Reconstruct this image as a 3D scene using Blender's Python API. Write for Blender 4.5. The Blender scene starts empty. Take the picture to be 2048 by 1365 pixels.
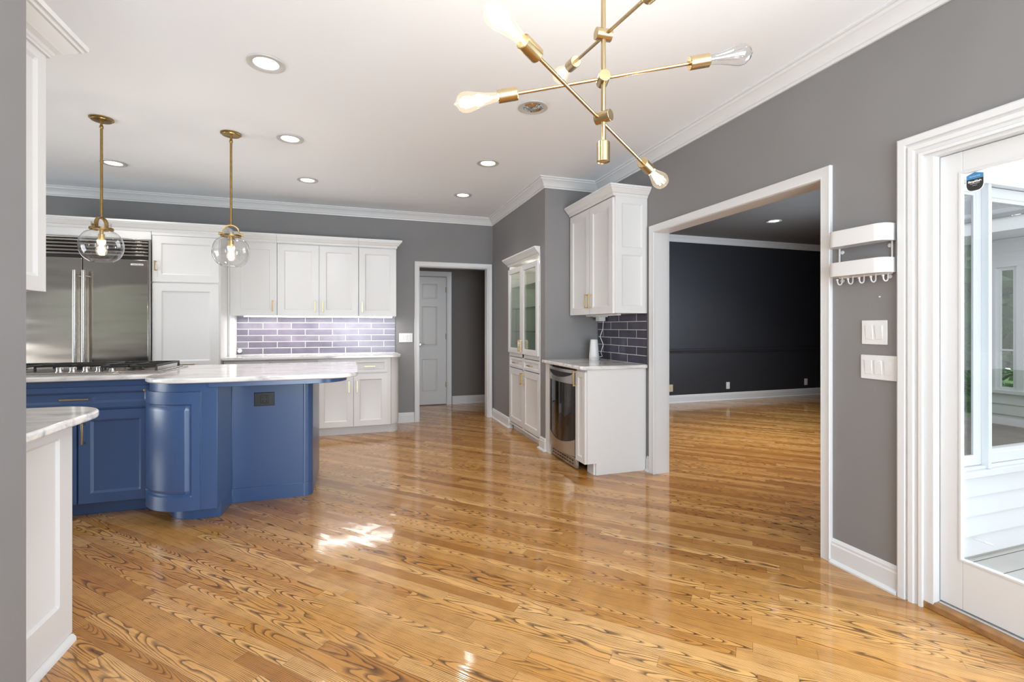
import bpy, bmesh, math, random
from mathutils import Vector, Matrix
random.seed(7)
SC = bpy.context.scene
COL = SC.collection
PI = math.pi

# ------------------------------------------------------------------ camera
cam_d = bpy.data.cameras.new('camera'); cam = bpy.data.objects.new('camera', cam_d); COL.objects.link(cam)
cam_d.sensor_width = 36.0; cam_d.lens = 951.0/2048*36.0
cam_d.shift_y = -28.5/2048; cam_d.clip_start = 0.02
cam.location = (0, 0, 1.249)
cam.rotation_euler = (PI/2, 0, -math.atan2(314, 951))
SC.camera = cam

# ------------------------------------------------------------------ world, light, exposure
W = bpy.data.worlds.new('sky'); SC.world = W; W.use_nodes = True
bg = W.node_tree.nodes['Background']
bg.inputs[0].default_value = (0.93, 0.965, 1.0, 1); bg.inputs[1].default_value = 1.2
SC.view_settings.view_transform = 'Standard'; SC.view_settings.look = 'None'
SC.view_settings.gamma = 1.0; SC.view_settings.exposure = 0.38; SC.view_settings.use_curve_mapping = False
try:
    SC.cycles.max_bounces = 10; SC.cycles.transparent_max_bounces = 24; SC.cycles.sample_clamp_indirect = 6
    SC.cycles.caustics_reflective = False; SC.cycles.caustics_refractive = False
except Exception: pass

def area(name, loc, rot, sx, sy, power, col=(1, 1, 1)):
    l = bpy.data.lights.new(name, 'AREA'); l.shape = 'RECTANGLE'; l.size = sx; l.size_y = sy
    l.energy = power; l.color = col
    o = bpy.data.objects.new(name, l); COL.objects.link(o); o.location = loc; o.rotation_euler = rot
    return o
DAY = (0.76, 0.885, 1.0)
area('window_daylight', (0.75, -2.36, 1.45), (PI/2, 0, 0), 2.9, 2.1, 125, DAY)          # breakfast-nook windows behind the camera
area('ceiling_fill_light', (0.75, -3.9, -.15), (PI/2+1.25, 0, 0), 3.4, 2.6, 330, (.90, .96, 1))   # added fill, thrown upward from outside to brighten the ceiling
area('right_wall_fill', (-.895, -.65, 1.12), (0, -PI/2, 0), 1.5, 2.0, 5, DAY)       # unseen fill added beside the camera for the lower right wall
area('kitchen_ceiling_fill', (-5.15, 3.35, 1.2), (0, -PI/2-.45, 0), 1.7, 2.0, 60, (.88, .95, 1))   # unseen upward fill added at the far left for the kitchen ceiling
area('door_daylight', (3.3, .55, 1.25), (0, PI/2, 0), 2.0, 1.4, 95, DAY)                # through the glass door
area('dining_fill_light', (5.2, 3.74, 1.5), (PI/2, 0, .604), 2.2, 1.5, 55, DAY)         # unseen fill added to brighten the dining room; no window there
def spot(name, loc, power, col=(1, .95, .89), ang=125, blend=1.0, r=.05):
    l = bpy.data.lights.new(name, 'SPOT'); l.energy = power; l.color = col; l.spot_size = math.radians(ang)
    l.spot_blend = blend; l.shadow_soft_size = r
    o = bpy.data.objects.new(name, l); COL.objects.link(o); o.location = loc
    return o
def point(name, loc, power, col=(1, .8, .58), r=.03):
    l = bpy.data.lights.new(name, 'POINT'); l.energy = power; l.color = col; l.shadow_soft_size = r
    o = bpy.data.objects.new(name, l); COL.objects.link(o); o.location = loc
    return o

# ------------------------------------------------------------------ materials
def new_mat(name):
    m = bpy.data.materials.new(name); m.use_nodes = True
    return m, m.node_tree.nodes, m.node_tree.links, m.node_tree.nodes['Principled BSDF']
def simple(name, col, rough=.5, metal=0., coat=0., coatr=.1, spec=.5, var=.0, vscale=6.):
    m, n, l, p = new_mat(name)
    p.inputs['Base Color'].default_value = (*col, 1); p.inputs['Roughness'].default_value = rough
    p.inputs['Metallic'].default_value = metal; p.inputs['Coat Weight'].default_value = coat
    p.inputs['Coat Roughness'].default_value = coatr; p.inputs['Specular IOR Level'].default_value = spec
    if var:
        t = n.new('ShaderNodeTexCoord'); z = n.new('ShaderNodeTexNoise'); z.inputs['Scale'].default_value = vscale
        z.inputs['Detail'].default_value = 4
        l.new(t.outputs['Object'], z.inputs['Vector'])
        r = n.new('ShaderNodeValToRGB')
        r.color_ramp.elements[0].position = .3; r.color_ramp.elements[1].position = .7
        r.color_ramp.elements[0].color = (*[c*(1-var) for c in col], 1); r.color_ramp.elements[1].color = (*[min(1, c*(1+var)) for c in col], 1)
        l.new(z.outputs['Fac'], r.inputs['Fac']); l.new(r.outputs['Color'], p.inputs['Base Color'])
    return m
def emit(name, col, s):
    m, n, l, p = new_mat(name); n.remove(p)
    e = n.new('ShaderNodeEmission'); e.inputs[0].default_value = (*col, 1); e.inputs[1].default_value = s
    l.new(e.outputs[0], n['Material Output'].inputs[0]); return m
def glass(name, tint=(.97, .99, .98), refl=1.0, glow=None, rough=0.0, ior=1.45):
    m, n, l, p = new_mat(name); n.remove(p)
    t = n.new('ShaderNodeBsdfTransparent'); t.inputs[0].default_value = (*tint, 1)
    g = n.new('ShaderNodeBsdfGlossy'); g.inputs['Roughness'].default_value = rough
    f = n.new('ShaderNodeLayerWeight'); f.inputs['Blend'].default_value = .5
    mu = n.new('ShaderNodeMath'); mu.operation = 'MULTIPLY_ADD'; mu.inputs[1].default_value = .7*refl; mu.inputs[2].default_value = .035*refl
    pw = n.new('ShaderNodeMath'); pw.operation = 'POWER'; pw.inputs[1].default_value = 4.5
    mx = n.new('ShaderNodeMixShader')
    l.new(f.outputs['Facing'], pw.inputs[0]); l.new(pw.outputs[0], mu.inputs[0]); l.new(mu.outputs[0], mx.inputs[0]); l.new(t.outputs[0], mx.inputs[1]); l.new(g.outputs[0], mx.inputs[2])
    out = mx.outputs[0]
    if glow:
        e = n.new('ShaderNodeEmission'); e.inputs[0].default_value = (*glow[:3], 1); e.inputs[1].default_value = glow[3]
        a = n.new('ShaderNodeAddShader'); l.new(out, a.inputs[0]); l.new(e.outputs[0], a.inputs[1]); out = a.outputs[0]
    l.new(out, n['Material Output'].inputs[0]); return m

def mnode(n, l, op, a, b=None, c=None):
    x = n.new('ShaderNodeMath'); x.operation = op
    for i, v in enumerate((a, b, c)):
        if v is None: continue
        if isinstance(v, (int, float)): x.inputs[i].default_value = v
        else: l.new(v, x.inputs[i])
    return x.outputs[0]

def wood_floor():
    m, n, l, p = new_mat('oak_floor')
    tc = n.new('ShaderNodeTexCoord'); mp = n.new('ShaderNodeMapping'); mp.inputs['Rotation'].default_value = (0, 0, -PI/4)
    l.new(tc.outputs['Object'], mp.inputs['Vector'])
    s = n.new('ShaderNodeSeparateXYZ'); l.new(mp.outputs[0], s.inputs[0])
    # after a -45 degree rotation the board length runs along local Y, the board width along local X
    wv = mnode(n, l, 'DIVIDE', s.outputs['X'], .062); row = mnode(n, l, 'FLOOR', wv); fr = mnode(n, l, 'FRACT', wv)
    wn = n.new('ShaderNodeTexWhiteNoise'); wn.noise_dimensions = '1D'; l.new(row, wn.inputs['W'])
    ly = mnode(n, l, 'MULTIPLY_ADD', wn.outputs['Value'], 7.3, s.outputs['Y'])
    lv = mnode(n, l, 'DIVIDE', ly, .95); bi = mnode(n, l, 'FLOOR', lv); lf = mnode(n, l, 'FRACT', lv)
    cb = n.new('ShaderNodeCombineXYZ'); l.new(row, cb.inputs[0]); l.new(bi, cb.inputs[1])
    w2 = n.new('ShaderNodeTexWhiteNoise'); w2.noise_dimensions = '2D'; l.new(cb.outputs[0], w2.inputs['Vector'])
    sc = n.new('ShaderNodeSeparateColor'); l.new(w2.outputs['Color'], sc.inputs[0])
    # cathedral grain: nested parabolas along the board, different in every board; some boards straight-grained
    w3 = n.new('ShaderNodeTexWhiteNoise'); w3.noise_dimensions = '3D'; l.new(w2.outputs['Color'], w3.inputs['Vector'])
    s3 = n.new('ShaderNodeSeparateColor'); l.new(w3.outputs['Color'], s3.inputs[0])
    gv = n.new('ShaderNodeCombineXYZ')
    l.new(mnode(n, l, 'MULTIPLY_ADD', sc.outputs[0], 90., mnode(n, l, 'MULTIPLY', s.outputs['X'], 14.)), gv.inputs[0])
    l.new(mnode(n, l, 'MULTIPLY_ADD', sc.outputs[1], 70., mnode(n, l, 'MULTIPLY', s.outputs['Y'], 3.2)), gv.inputs[1])
    nz = n.new('ShaderNodeTexNoise'); nz.inputs['Scale'].default_value = 1.0; nz.inputs['Detail'].default_value = 2.5; nz.inputs['Roughness'].default_value = .40
    l.new(gv.outputs[0], nz.inputs['Vector'])
    xl = mnode(n, l, 'MULTIPLY_ADD', sc.outputs[2], 1.5, mnode(n, l, 'MULTIPLY_ADD', fr, 2., -1.75))
    par = mnode(n, l, 'MULTIPLY', mnode(n, l, 'MULTIPLY', xl, xl), .26)
    sgn = mnode(n, l, 'MULTIPLY_ADD', mnode(n, l, 'GREATER_THAN', sc.outputs[1], .5), 2., -1.)
    kk = mnode(n, l, 'MULTIPLY_ADD', mnode(n, l, 'MULTIPLY', s3.outputs[0], s3.outputs[0]), 14., 5.)
    cath = mnode(n, l, 'MULTIPLY', mnode(n, l, 'MULTIPLY_ADD', s.outputs['Y'], sgn, par), kk)
    strt = mnode(n, l, 'MULTIPLY', s.outputs['X'], 170.)
    isst = mnode(n, l, 'GREATER_THAN', s3.outputs[2], .62)
    base = mnode(n, l, 'ADD', mnode(n, l, 'MULTIPLY', strt, isst), mnode(n, l, 'MULTIPLY', cath, mnode(n, l, 'SUBTRACT', 1., isst)))
    ct = mnode(n, l, 'FRACT', mnode(n, l, 'MULTIPLY_ADD', nz.outputs['Fac'], 5.0, base))
    lw = n.new('ShaderNodeTexNoise'); lw.inputs['Scale'].default_value = 11.; lw.inputs['Detail'].default_value = 3; l.new(mp.outputs[0], lw.inputs['Vector'])
    thr = mnode(n, l, 'MULTIPLY_ADD', lw.outputs['Fac'], 1.1, -.06)
    ln = n.new('ShaderNodeMapRange'); ln.interpolation_type = 'LINEAR'
    l.new(ct, ln.inputs['Value']); ln.inputs['From Min'].default_value = 0.06
    l.new(thr, ln.inputs['From Max']); ln.inputs['To Min'].default_value = 1; ln.inputs['To Max'].default_value = 0
    ed = n.new('ShaderNodeMapRange'); l.new(ct, ed.inputs['Value']); ed.inputs['From Max'].default_value = .06
    ln = mnode(n, l, 'MULTIPLY', ln.outputs[0], ed.outputs[0])
    # fine straight pores
    pv = n.new('ShaderNodeCombineXYZ')
    l.new(mnode(n, l, 'MULTIPLY', s.outputs['X'], 260.), pv.inputs[0]); l.new(mnode(n, l, 'MULTIPLY', s.outputs['Y'], 6.), pv.inputs[1]); l.new(row, pv.inputs[2])
    pn = n.new('ShaderNodeTexNoise'); pn.inputs['Scale'].default_value = 1.0; pn.inputs['Detail'].default_value = 2; l.new(pv.outputs[0], pn.inputs['Vector'])
    pr = n.new('ShaderNodeMapRange'); l.new(pn.outputs['Fac'], pr.inputs['Value'])
    pr.inputs['From Min'].default_value = .52; pr.inputs['From Max'].default_value = .72
    # colours
    tone = n.new('ShaderNodeValToRGB'); l.new(sc.outputs[0], tone.inputs['Fac'])
    e = tone.color_ramp.elements
    e[0].position = 0; e[0].color = (.41, .170, .032, 1); e[1].position = 1; e[1].color = (.69, .385, .135, 1)
    x = e.new(.45); x.color = (.56, .27, .066, 1); x = e.new(.75); x.color = (.63, .325, .095, 1)
    cl = n.new('ShaderNodeTexNoise'); cl.inputs['Scale'].default_value = 1.6; cl.inputs['Detail'].default_value = 3; l.new(tc.outputs['Object'], cl.inputs['Vector'])
    def mix(a, b, fac, bt='MIX'):
        k = n.new('ShaderNodeMix'); k.data_type = 'RGBA'; k.blend_type = bt
        if isinstance(fac, (int, float)): k.inputs[0].default_value = fac
        else: l.new(fac, k.inputs[0])
        for idx, v in ((6, a), (7, b)):
            if isinstance(v, tuple): k.inputs[idx].default_value = v
            else: l.new(v, k.inputs[idx])
        return k.outputs[2]
    c = mix(tone.outputs[0], (.20, .080, .020, 1), mnode(n, l, 'MULTIPLY', pr.outputs[0], .55))
    c = mix(c, (.050, .016, .005, 1), mnode(n, l, 'MULTIPLY', ln, mnode(n, l, 'MULTIPLY_ADD', s3.outputs[1], .30, .70)))
    sm = n.new('ShaderNodeMapRange'); l.new(fr, sm.inputs['Value']); sm.inputs['From Max'].default_value = .035; sm.inputs['To Min'].default_value = 1; sm.inputs['To Max'].default_value = 0
    se = n.new('ShaderNodeMapRange'); l.new(lf, se.inputs['Value']); se.inputs['From Max'].default_value = .003; se.inputs['To Min'].default_value = 1; se.inputs['To Max'].default_value = 0
    seam = mnode(n, l, 'MAXIMUM', sm.outputs[0], se.outputs[0])
    c = mix(c, (.07, .028, .010, 1), mnode(n, l, 'MULTIPLY', seam, .7))
    l.new(c, p.inputs['Base Color'])
    p.inputs['Roughness'].default_value = .42; p.inputs['Specular IOR Level'].default_value = .2
    p.inputs['Coat Weight'].default_value = .85; p.inputs['Coat Roughness'].default_value = .075; p.inputs['Coat IOR'].default_value = 1.6
    b = n.new('ShaderNodeBump'); b.inputs['Strength'].default_value = .10; b.inputs['Distance'].default_value = .0006
    l.new(mnode(n, l, 'SUBTRACT', 1., mnode(n, l, 'MAXIMUM', seam, ln)), b.inputs['Height']); l.new(b.outputs[0], p.inputs['Normal'])
    l.new(b.outputs[0], p.inputs['Coat Normal'])
    return m

def marble():
    m, n, l, p = new_mat('white_veined_granite')
    tc = n.new('ShaderNodeTexCoord'); mp = n.new('ShaderNodeMapping')
    mp.inputs['Rotation'].default_value = (0.15, 0.2, .35); mp.inputs['Scale'].default_value = (1.6, 7.5, 7.5)
    l.new(tc.outputs['Object'], mp.inputs['Vector'])
    a = n.new('ShaderNodeTexNoise'); a.inputs['Scale'].default_value = 2.2; a.inputs['Detail'].default_value = 7; a.inputs['Roughness'].default_value = .62; a.inputs['Distortion'].default_value = .7
    l.new(mp.outputs[0], a.inputs['Vector'])
    r = n.new('ShaderNodeValToRGB'); e = r.color_ramp.elements
    e[0].position = .28; e[0].color = (.36, .36, .385, 1); e[1].position = .58; e[1].color = (.80, .785, .76, 1)
    x = e.new(.42); x.color = (.62, .61, .61, 1); x = e.new(.49); x.color = (.73, .715, .69, 1)
    l.new(a.outputs['Fac'], r.inputs['Fac']); l.new(r.outputs[0], p.inputs['Base Color'])
    p.inputs['Roughness'].default_value = .10; p.inputs['Specular IOR Level'].default_value = .5
    return m

def tile(name, L, Hh, off, axis, cols, mortar, glow=0):
    m, n, l, p = new_mat(name)
    tc = n.new('ShaderNodeTexCoord'); s = n.new('ShaderNodeSeparateXYZ'); l.new(tc.outputs['Object'], s.inputs[0])
    cb = n.new('ShaderNodeCombineXYZ')
    u = s.outputs['X'] if axis == 'X' else mnode(n, l, 'MULTIPLY', s.outputs['Y'], -1.)
    l.new(mnode(n, l, 'ADD', u, off), cb.inputs[0]); l.new(mnode(n, l, 'SUBTRACT', s.outputs['Z'], .92), cb.inputs[1])
    b = n.new('ShaderNodeTexBrick'); l.new(cb.outputs[0], b.inputs['Vector'])
    b.inputs['Scale'].default_value = 1; b.inputs['Brick Width'].default_value = L; b.inputs['Row Height'].default_value = Hh
    b.inputs['Mortar Size'].default_value = .0028; b.inputs['Mortar Smooth'].default_value = .1
    b.inputs['Color1'].default_value = (*cols[0], 1); b.inputs['Color2'].default_value = (*cols[1], 1); b.inputs['Mortar'].default_value = (*mortar, 1)
    z = n.new('ShaderNodeTexNoise'); z.inputs['Scale'].default_value = 7; z.inputs['Detail'].default_value = 3; l.new(tc.outputs['Object'], z.inputs['Vector'])
    k = n.new('ShaderNodeMix'); k.data_type = 'RGBA'; k.blend_type = 'OVERLAY'; k.inputs[0].default_value = .35
    l.new(b.outputs['Color'], k.inputs[6]); l.new(z.outputs['Fac'], k.inputs[7])
    k2 = n.new('ShaderNodeMix'); k2.data_type = 'RGBA'; l.new(b.outputs['Fac'], k2.inputs[0]); l.new(k.outputs[2], k2.inputs[6]); k2.inputs[7].default_value = (*mortar, 1)
    l.new(k2.outputs[2], p.inputs['Base Color'])
    r = mnode(n, l, 'MULTIPLY_ADD', b.outputs['Fac'], .5, .12); l.new(r, p.inputs['Roughness']); p.inputs['Specular IOR Level'].default_value = .28
    bp = n.new('ShaderNodeBump'); bp.inputs['Strength'].default_value = .4; bp.inputs['Distance'].default_value = .002
    l.new(mnode(n, l, 'SUBTRACT', mnode(n, l, 'MULTIPLY', z.outputs['Fac'], .4), b.outputs['Fac']), bp.inputs['Height']); l.new(bp.outputs[0], p.inputs['Normal'])
    return m

def brushed(name, col, rough=.25, sc=(260, 260, 3), st=.05, wavy=0.):
    m, n, l, p = new_mat(name)
    tc = n.new('ShaderNodeTexCoord'); mp = n.new('ShaderNodeMapping'); mp.inputs['Scale'].default_value = sc
    l.new(tc.outputs['Object'], mp.inputs['Vector'])
    z = n.new('ShaderNodeTexNoise'); z.inputs['Scale'].default_value = 1; z.inputs['Detail'].default_value = 2; l.new(mp.outputs[0], z.inputs['Vector'])
    b = n.new('ShaderNodeBump'); b.inputs['Strength'].default_value = st; b.inputs['Distance'].default_value = .001
    l.new(z.outputs['Fac'], b.inputs['Height'])
    if wavy:
        mp2 = n.new('ShaderNodeMapping'); mp2.inputs['Scale'].default_value = (.5, .5, 2.6); l.new(tc.outputs['Object'], mp2.inputs['Vector'])
        z2 = n.new('ShaderNodeTexNoise'); z2.inputs['Scale'].default_value = 2.0; z2.inputs['Detail'].default_value = 1; l.new(mp2.outputs[0], z2.inputs['Vector'])
        b2 = n.new('ShaderNodeBump'); b2.inputs['Strength'].default_value = 1; b2.inputs['Distance'].default_value = wavy
        l.new(z2.outputs['Fac'], b2.inputs['Height']); l.new(b.outputs[0], b2.inputs['Normal']); l.new(b2.outputs[0], p.inputs['Normal'])
    else: l.new(b.outputs[0], p.inputs['Normal'])
    p.inputs['Base Color'].default_value = (*col, 1); p.inputs['Metallic'].default_value = 1; p.inputs['Roughness'].default_value = rough
    return m

def planks(name, c1, c2, wid, axis='X'):
    m, n, l, p = new_mat(name)
    tc = n.new('ShaderNodeTexCoord'); s = n.new('ShaderNodeSeparateXYZ'); l.new(tc.outputs['Object'], s.inputs[0])
    a = mnode(n, l, 'DIVIDE', s.outputs[axis], wid); fl = mnode(n, l, 'FLOOR', a); fr = mnode(n, l, 'FRACT', a)
    w = n.new('ShaderNodeTexWhiteNoise'); w.noise_dimensions = '1D'; l.new(fl, w.inputs['W'])
    z = n.new('ShaderNodeTexNoise'); z.inputs['Scale'].default_value = 6; z.inputs['Detail'].default_value = 5; l.new(tc.outputs['Object'], z.inputs['Vector'])
    r = n.new('ShaderNodeValToRGB'); r.color_ramp.elements[0].color = (*c1, 1); r.color_ramp.elements[1].color = (*c2, 1)
    l.new(mnode(n, l, 'MULTIPLY_ADD', z.outputs['Fac'], .6, mnode(n, l, 'MULTIPLY', w.outputs['Value'], .4)), r.inputs['Fac'])
    g = n.new('ShaderNodeMix'); g.data_type = 'RGBA'
    l.new(mnode(n, l, 'LESS_THAN', fr, .045), g.inputs[0]); l.new(r.outputs[0], g.inputs[6]); g.inputs[7].default_value = (c1[0]*.25, c1[1]*.25, c1[2]*.25, 1)
    l.new(g.outputs[2], p.inputs['Base Color']); p.inputs['Roughness'].default_value = .7
    return m

M = {}
M['wall'] = simple('grey_wall_paint', (.212, .206, .207), .55, var=.03, vscale=3)
M['ceil'] = simple('white_ceiling_paint', (.84, .87, .905), .8)
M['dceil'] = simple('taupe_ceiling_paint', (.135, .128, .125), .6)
M['trim'] = simple('white_trim_paint', (.655, .66, .665), .36)
M['cab'] = simple('white_cabinet_paint', (.69, .685, .68), .38)
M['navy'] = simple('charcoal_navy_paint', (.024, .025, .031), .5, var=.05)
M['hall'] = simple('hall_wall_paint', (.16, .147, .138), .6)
M['blue'] = simple('blue_cabinet_paint', (.038, .083, .196), .30, coat=.25, coatr=.2)
M['brass'] = brushed('brushed_brass', (.52, .40, .23), .26, (200, 200, 8), .03)
M['gold'] = simple('satin_gold', (.62, .43, .19), .30, 1.)
M['bronze'] = simple('antique_brass', (.36, .235, .09), .30, 1., var=.15, vscale=30)
M['steel'] = brushed('brushed_stainless', (.46, .415, .365), .17, (330, 330, 2), .10, .012)
M['steel2'] = simple('polished_stainless', (.52, .50, .47), .27, 1.)
M['iron'] = simple('black_cast_iron', (.012, .012, .012), .42)
M['black'] = simple('black_plastic', (.012, .012, .013), .3)
M['dark'] = simple('dark_interior', (.02, .018, .016), .5)
M['white'] = simple('white_plastic', (.70, .70, .70), .35)
M['metalw'] = simple('white_enamel', (.69, .69, .69), .32)
M['wood'] = wood_floor()
M['thresh'] = simple('oak_threshold', (.30, .15, .055), .35, coat=.3, var=.25, vscale=25)
M['marble'] = marble()
M['tileA'] = tile('blue_grey_glazed_tile', .31, .0753, 1.043-.155, 'X', ((.135, .125, .165), (.20, .185, .225)), (.80, .78, .74))
M['tileB'] = tile('slate_glazed_tile', .30, .0753, 3.853-.15, 'Y', ((.060, .056, .078), (.085, .078, .105)), (.62, .61, .58))
M['glass'] = glass('clear_glass')
M['pane'] = glass('window_glass', (.98, .988, .985), .8)
M['cabglass'] = glass('cabinet_glass', (.93, .955, .93), 1.6)
M['tint'] = glass('tinted_glass', (.30, .28, .26), 2.2)
M['globe'] = glass('blown_glass', (.955, .955, .95), 2.4)
M['bulb'] = glass('lit_bulb_glass', (.97, .94, .88), .9, (1, .80, .55, .16))
M['bulboff'] = glass('clear_bulb_glass', (.93, .93, .93), 2.2)
M['fil'] = emit('glowing_filament', (1, .80, .52), 38)
M['lamp'] = emit('lit_lamp_lens', (1, .97, .92), 3.2)
M['ring'] = simple('satin_trim_ring', (.52, .51, .49), .4)
M['led'] = emit('led_strip', (.97, .98, 1), 9)
M['refl'] = simple('mirror_reflector', (.72, .70, .67), .06, 1.)
M['sage'] = simple('sage_cabinet_interior', (.36, .365, .31), .15, coat=.8, coatr=.03)
M['siding'] = simple('white_vinyl_siding', (.82, .84, .86), .5)
M['extw'] = simple('white_exterior_trim', (.84, .86, .88), .4)
M['deck'] = planks('grey_deck_boards', (.50, .485, .46), (.74, .72, .69), .14, 'Y')
M['deckb'] = planks('brown_deck_boards', (.12, .095, .08), (.22, .18, .15), .14, 'X')
M['roof'] = planks('grey_roof_shingles', (.035, .038, .045), (.30, .32, .35), .22, 'X')
M['leaf'] = simple('green_leaves', (.06, .14, .035), .6, var=.6, vscale=2)
M['bark'] = simple('brown_bark', (.10, .07, .045), .8, var=.4, vscale=12)
M['grass'] = simple('lawn_grass', (.09, .20, .05), .9, var=.3, vscale=3)
M['alu'] = simple('aluminium_sill', (.62, .62, .61), .35, .6)
M['beige'] = simple('beige_plastic', (.55, .47, .33), .4)
M['stk_b'] = simple('sticker_blue', (.045, .21, .42), .4)
M['stk_k'] = simple('sticker_black', (.010, .010, .013), .4)
M['stk_w'] = simple('sticker_white', (.85, .85, .85), .5)

# ------------------------------------------------------------------ mesh helpers
class MB:
    def __init__(s): s.bm = bmesh.new()
    def face(s, vs):
        try: return s.bm.faces.new(vs)
        except ValueError: return None
    def box(s, x0, x1, y0, y1, z0, z1):
        v = [s.bm.verts.new((x, y, z)) for z in (z0, z1) for x, y in ((x0, y0), (x1, y0), (x1, y1), (x0, y1))]
        for f in ((3, 2, 1, 0), (4, 5, 6, 7), (0, 1, 5, 4), (1, 2, 6, 5), (2, 3, 7, 6), (3, 0, 4, 7)): s.face([v[i] for i in f])
        return s
    def prism(s, poly, z0, z1):
        a = [s.bm.verts.new((x, y, z0)) for x, y in poly]; b = [s.bm.verts.new((x, y, z1)) for x, y in poly]
        n = len(poly); s.face(list(reversed(a))); s.face(b)
        for i in range(n): s.face([a[i], a[(i+1) % n], b[(i+1) % n], b[i]])
        return s
    def prism_map(s, poly, h0, h1, f):
        a = [s.bm.verts.new(f(u, v, h0)) for u, v in poly]; b = [s.bm.verts.new(f(u, v, h1)) for u, v in poly]
        n = len(poly); s.face(list(reversed(a))); s.face(b)
        for i in range(n): s.face([a[i], a[(i+1) % n], b[(i+1) % n], b[i]])
        return s
    def lathe(s, prof, c=(0, 0, 0), d=(0, 0, 1), seg=24, closed=True):
        d = Vector(d).normalized(); q = Vector((0, 0, 1)).rotation_difference(d); c = Vector(c); rings = []
        for r, h in prof:
            if r < 1e-6: rings.append([s.bm.verts.new(c + q @ Vector((0, 0, h)))]); continue
            rings.append([s.bm.verts.new(c + q @ Vector((r*math.cos(2*PI*i/seg), r*math.sin(2*PI*i/seg), h))) for i in range(seg)])
        for a, b in zip(rings, rings[1:]):
            for i in range(seg):
                j = (i+1) % seg
                if len(a) == 1 and len(b) == 1: continue
                if len(a) == 1: s.face([a[0], b[i], b[j]])
                elif len(b) == 1: s.face([a[j], a[i], b[0]])
                else: s.face([a[i], a[j], b[j], b[i]])
        if closed:
            if len(rings[0]) > 1: s.face(list(reversed(rings[0])))
            if len(rings[-1]) > 1: s.face(rings[-1])
        return s
    def cyl(s, a, b, r, seg=20, r2=None):
        a, b = Vector(a), Vector(b); h = (b-a).length
        return s.lathe([(r, 0), (r if r2 is None else r2, h)], a, b-a, seg)
    def tube(s, pts, r, seg=10):
        pts = [Vector(p) for p in pts]; rings = []; n = len(pts); up = None
        for i, p in enumerate(pts):
            t = (pts[min(i+1, n-1)] - pts[max(i-1, 0)]).normalized()
            if up is None: up = t.orthogonal().normalized()
            up = (up - t*up.dot(t)).normalized(); w = t.cross(up)
            rings.append([s.bm.verts.new(p + (up*math.cos(2*PI*k/seg) + w*math.sin(2*PI*k/seg))*r) for k in range(seg)])
        for a, b in zip(rings, rings[1:]):
            for k in range(seg): s.face([a[k], a[(k+1) % seg], b[(k+1) % seg], b[k]])
        s.face(list(reversed(rings[0]))); s.face(rings[-1]); return s
    def sweep(s, path, prof, f, closed=False):
        """profile (off, h) along a 2D path; off is to the RIGHT of travel, mitred"""
        n = len(path); rings = []
        for i in range(n):
            p = Vector(path[i])
            d0 = (p - Vector(path[i-1])).normalized() if (i > 0 or closed) else None
            d1 = (Vector(path[(i+1) % n]) - p).normalized() if (i < n-1 or closed) else None
            n0 = Vector((d0.y, -d0.x)) if d0 else None; n1 = Vector((d1.y, -d1.x)) if d1 else None
            if n0 is None: m = n1
            elif n1 is None: m = n0
            else:
                m = n0+n1; m = m / max(.2, m.dot(n0))
            rings.append([s.bm.verts.new(f(p.x+m.x*o, p.y+m.y*o, h)) for o, h in prof])
        k = len(prof)
        for i in range(n if closed else n-1):
            a, b = rings[i], rings[(i+1) % n]
            for j in range(k): s.face([a[j], a[(j+1) % k], b[(j+1) % k], b[j]])
        if not closed: s.face(list(reversed(rings[0]))); s.face(rings[-1])
        return s
    def panel(s, w, h, rects, rings, f, t=.02, udiv=0):
        """moulded board: rects (u0,v0,u1,v1) are recessed following rings [(distance, depth)], mapped by f(u,v,d)"""
        U = {0., w}; V = {0., h}
        for (a, b, c, d) in rects:
            for o, _ in rings: U |= {a+o, c-o}; V |= {b+o, d-o}
        if udiv:
            for i in range(udiv+1): U.add(w*i/udiv)
        def clean(S):
            o = []
            for x in sorted(S):
                if not o or x-o[-1] > 2e-4: o.append(x)
            return o
        U = clean(U); V = clean(V)
        def dep(u, v):
            for (a, b, c, d) in rects:
                e = min(u-a, c-u, v-b, d-v)
                if e > -1e-5:
                    pr = rings[0]
                    for r in rings:
                        if e <= r[0]+1e-5:
                            if r[0]-pr[0] < 1e-6: return r[1]
                            k = max(0, min(1, (e-pr[0])/(r[0]-pr[0]))); return pr[1]+(r[1]-pr[1])*k
                        pr = r
                    return rings[-1][1]
            return 0.
        A = [[s.bm.verts.new(f(u, v, dep(u, v))) for v in V] for u in U]
        B = [[s.bm.verts.new(f(u, v, -t)) for v in V] for u in U]
        nu, nv = len(U), len(V)
        for i in range(nu-1):
            for j in range(nv-1):
                s.face([A[i][j], A[i+1][j], A[i+1][j+1], A[i][j+1]]); s.face([B[i][j], B[i][j+1], B[i+1][j+1], B[i+1][j]])
        for i in range(nu-1):
            s.face([A[i][0], B[i][0], B[i+1][0], A[i+1][0]]); s.face([A[i][-1], A[i+1][-1], B[i+1][-1], B[i][-1]])
        for j in range(nv-1):
            s.face([A[0][j], A[0][j+1], B[0][j+1], B[0][j]]); s.face([A[-1][j], B[-1][j], B[-1][j+1], A[-1][j+1]])
        return s
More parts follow.
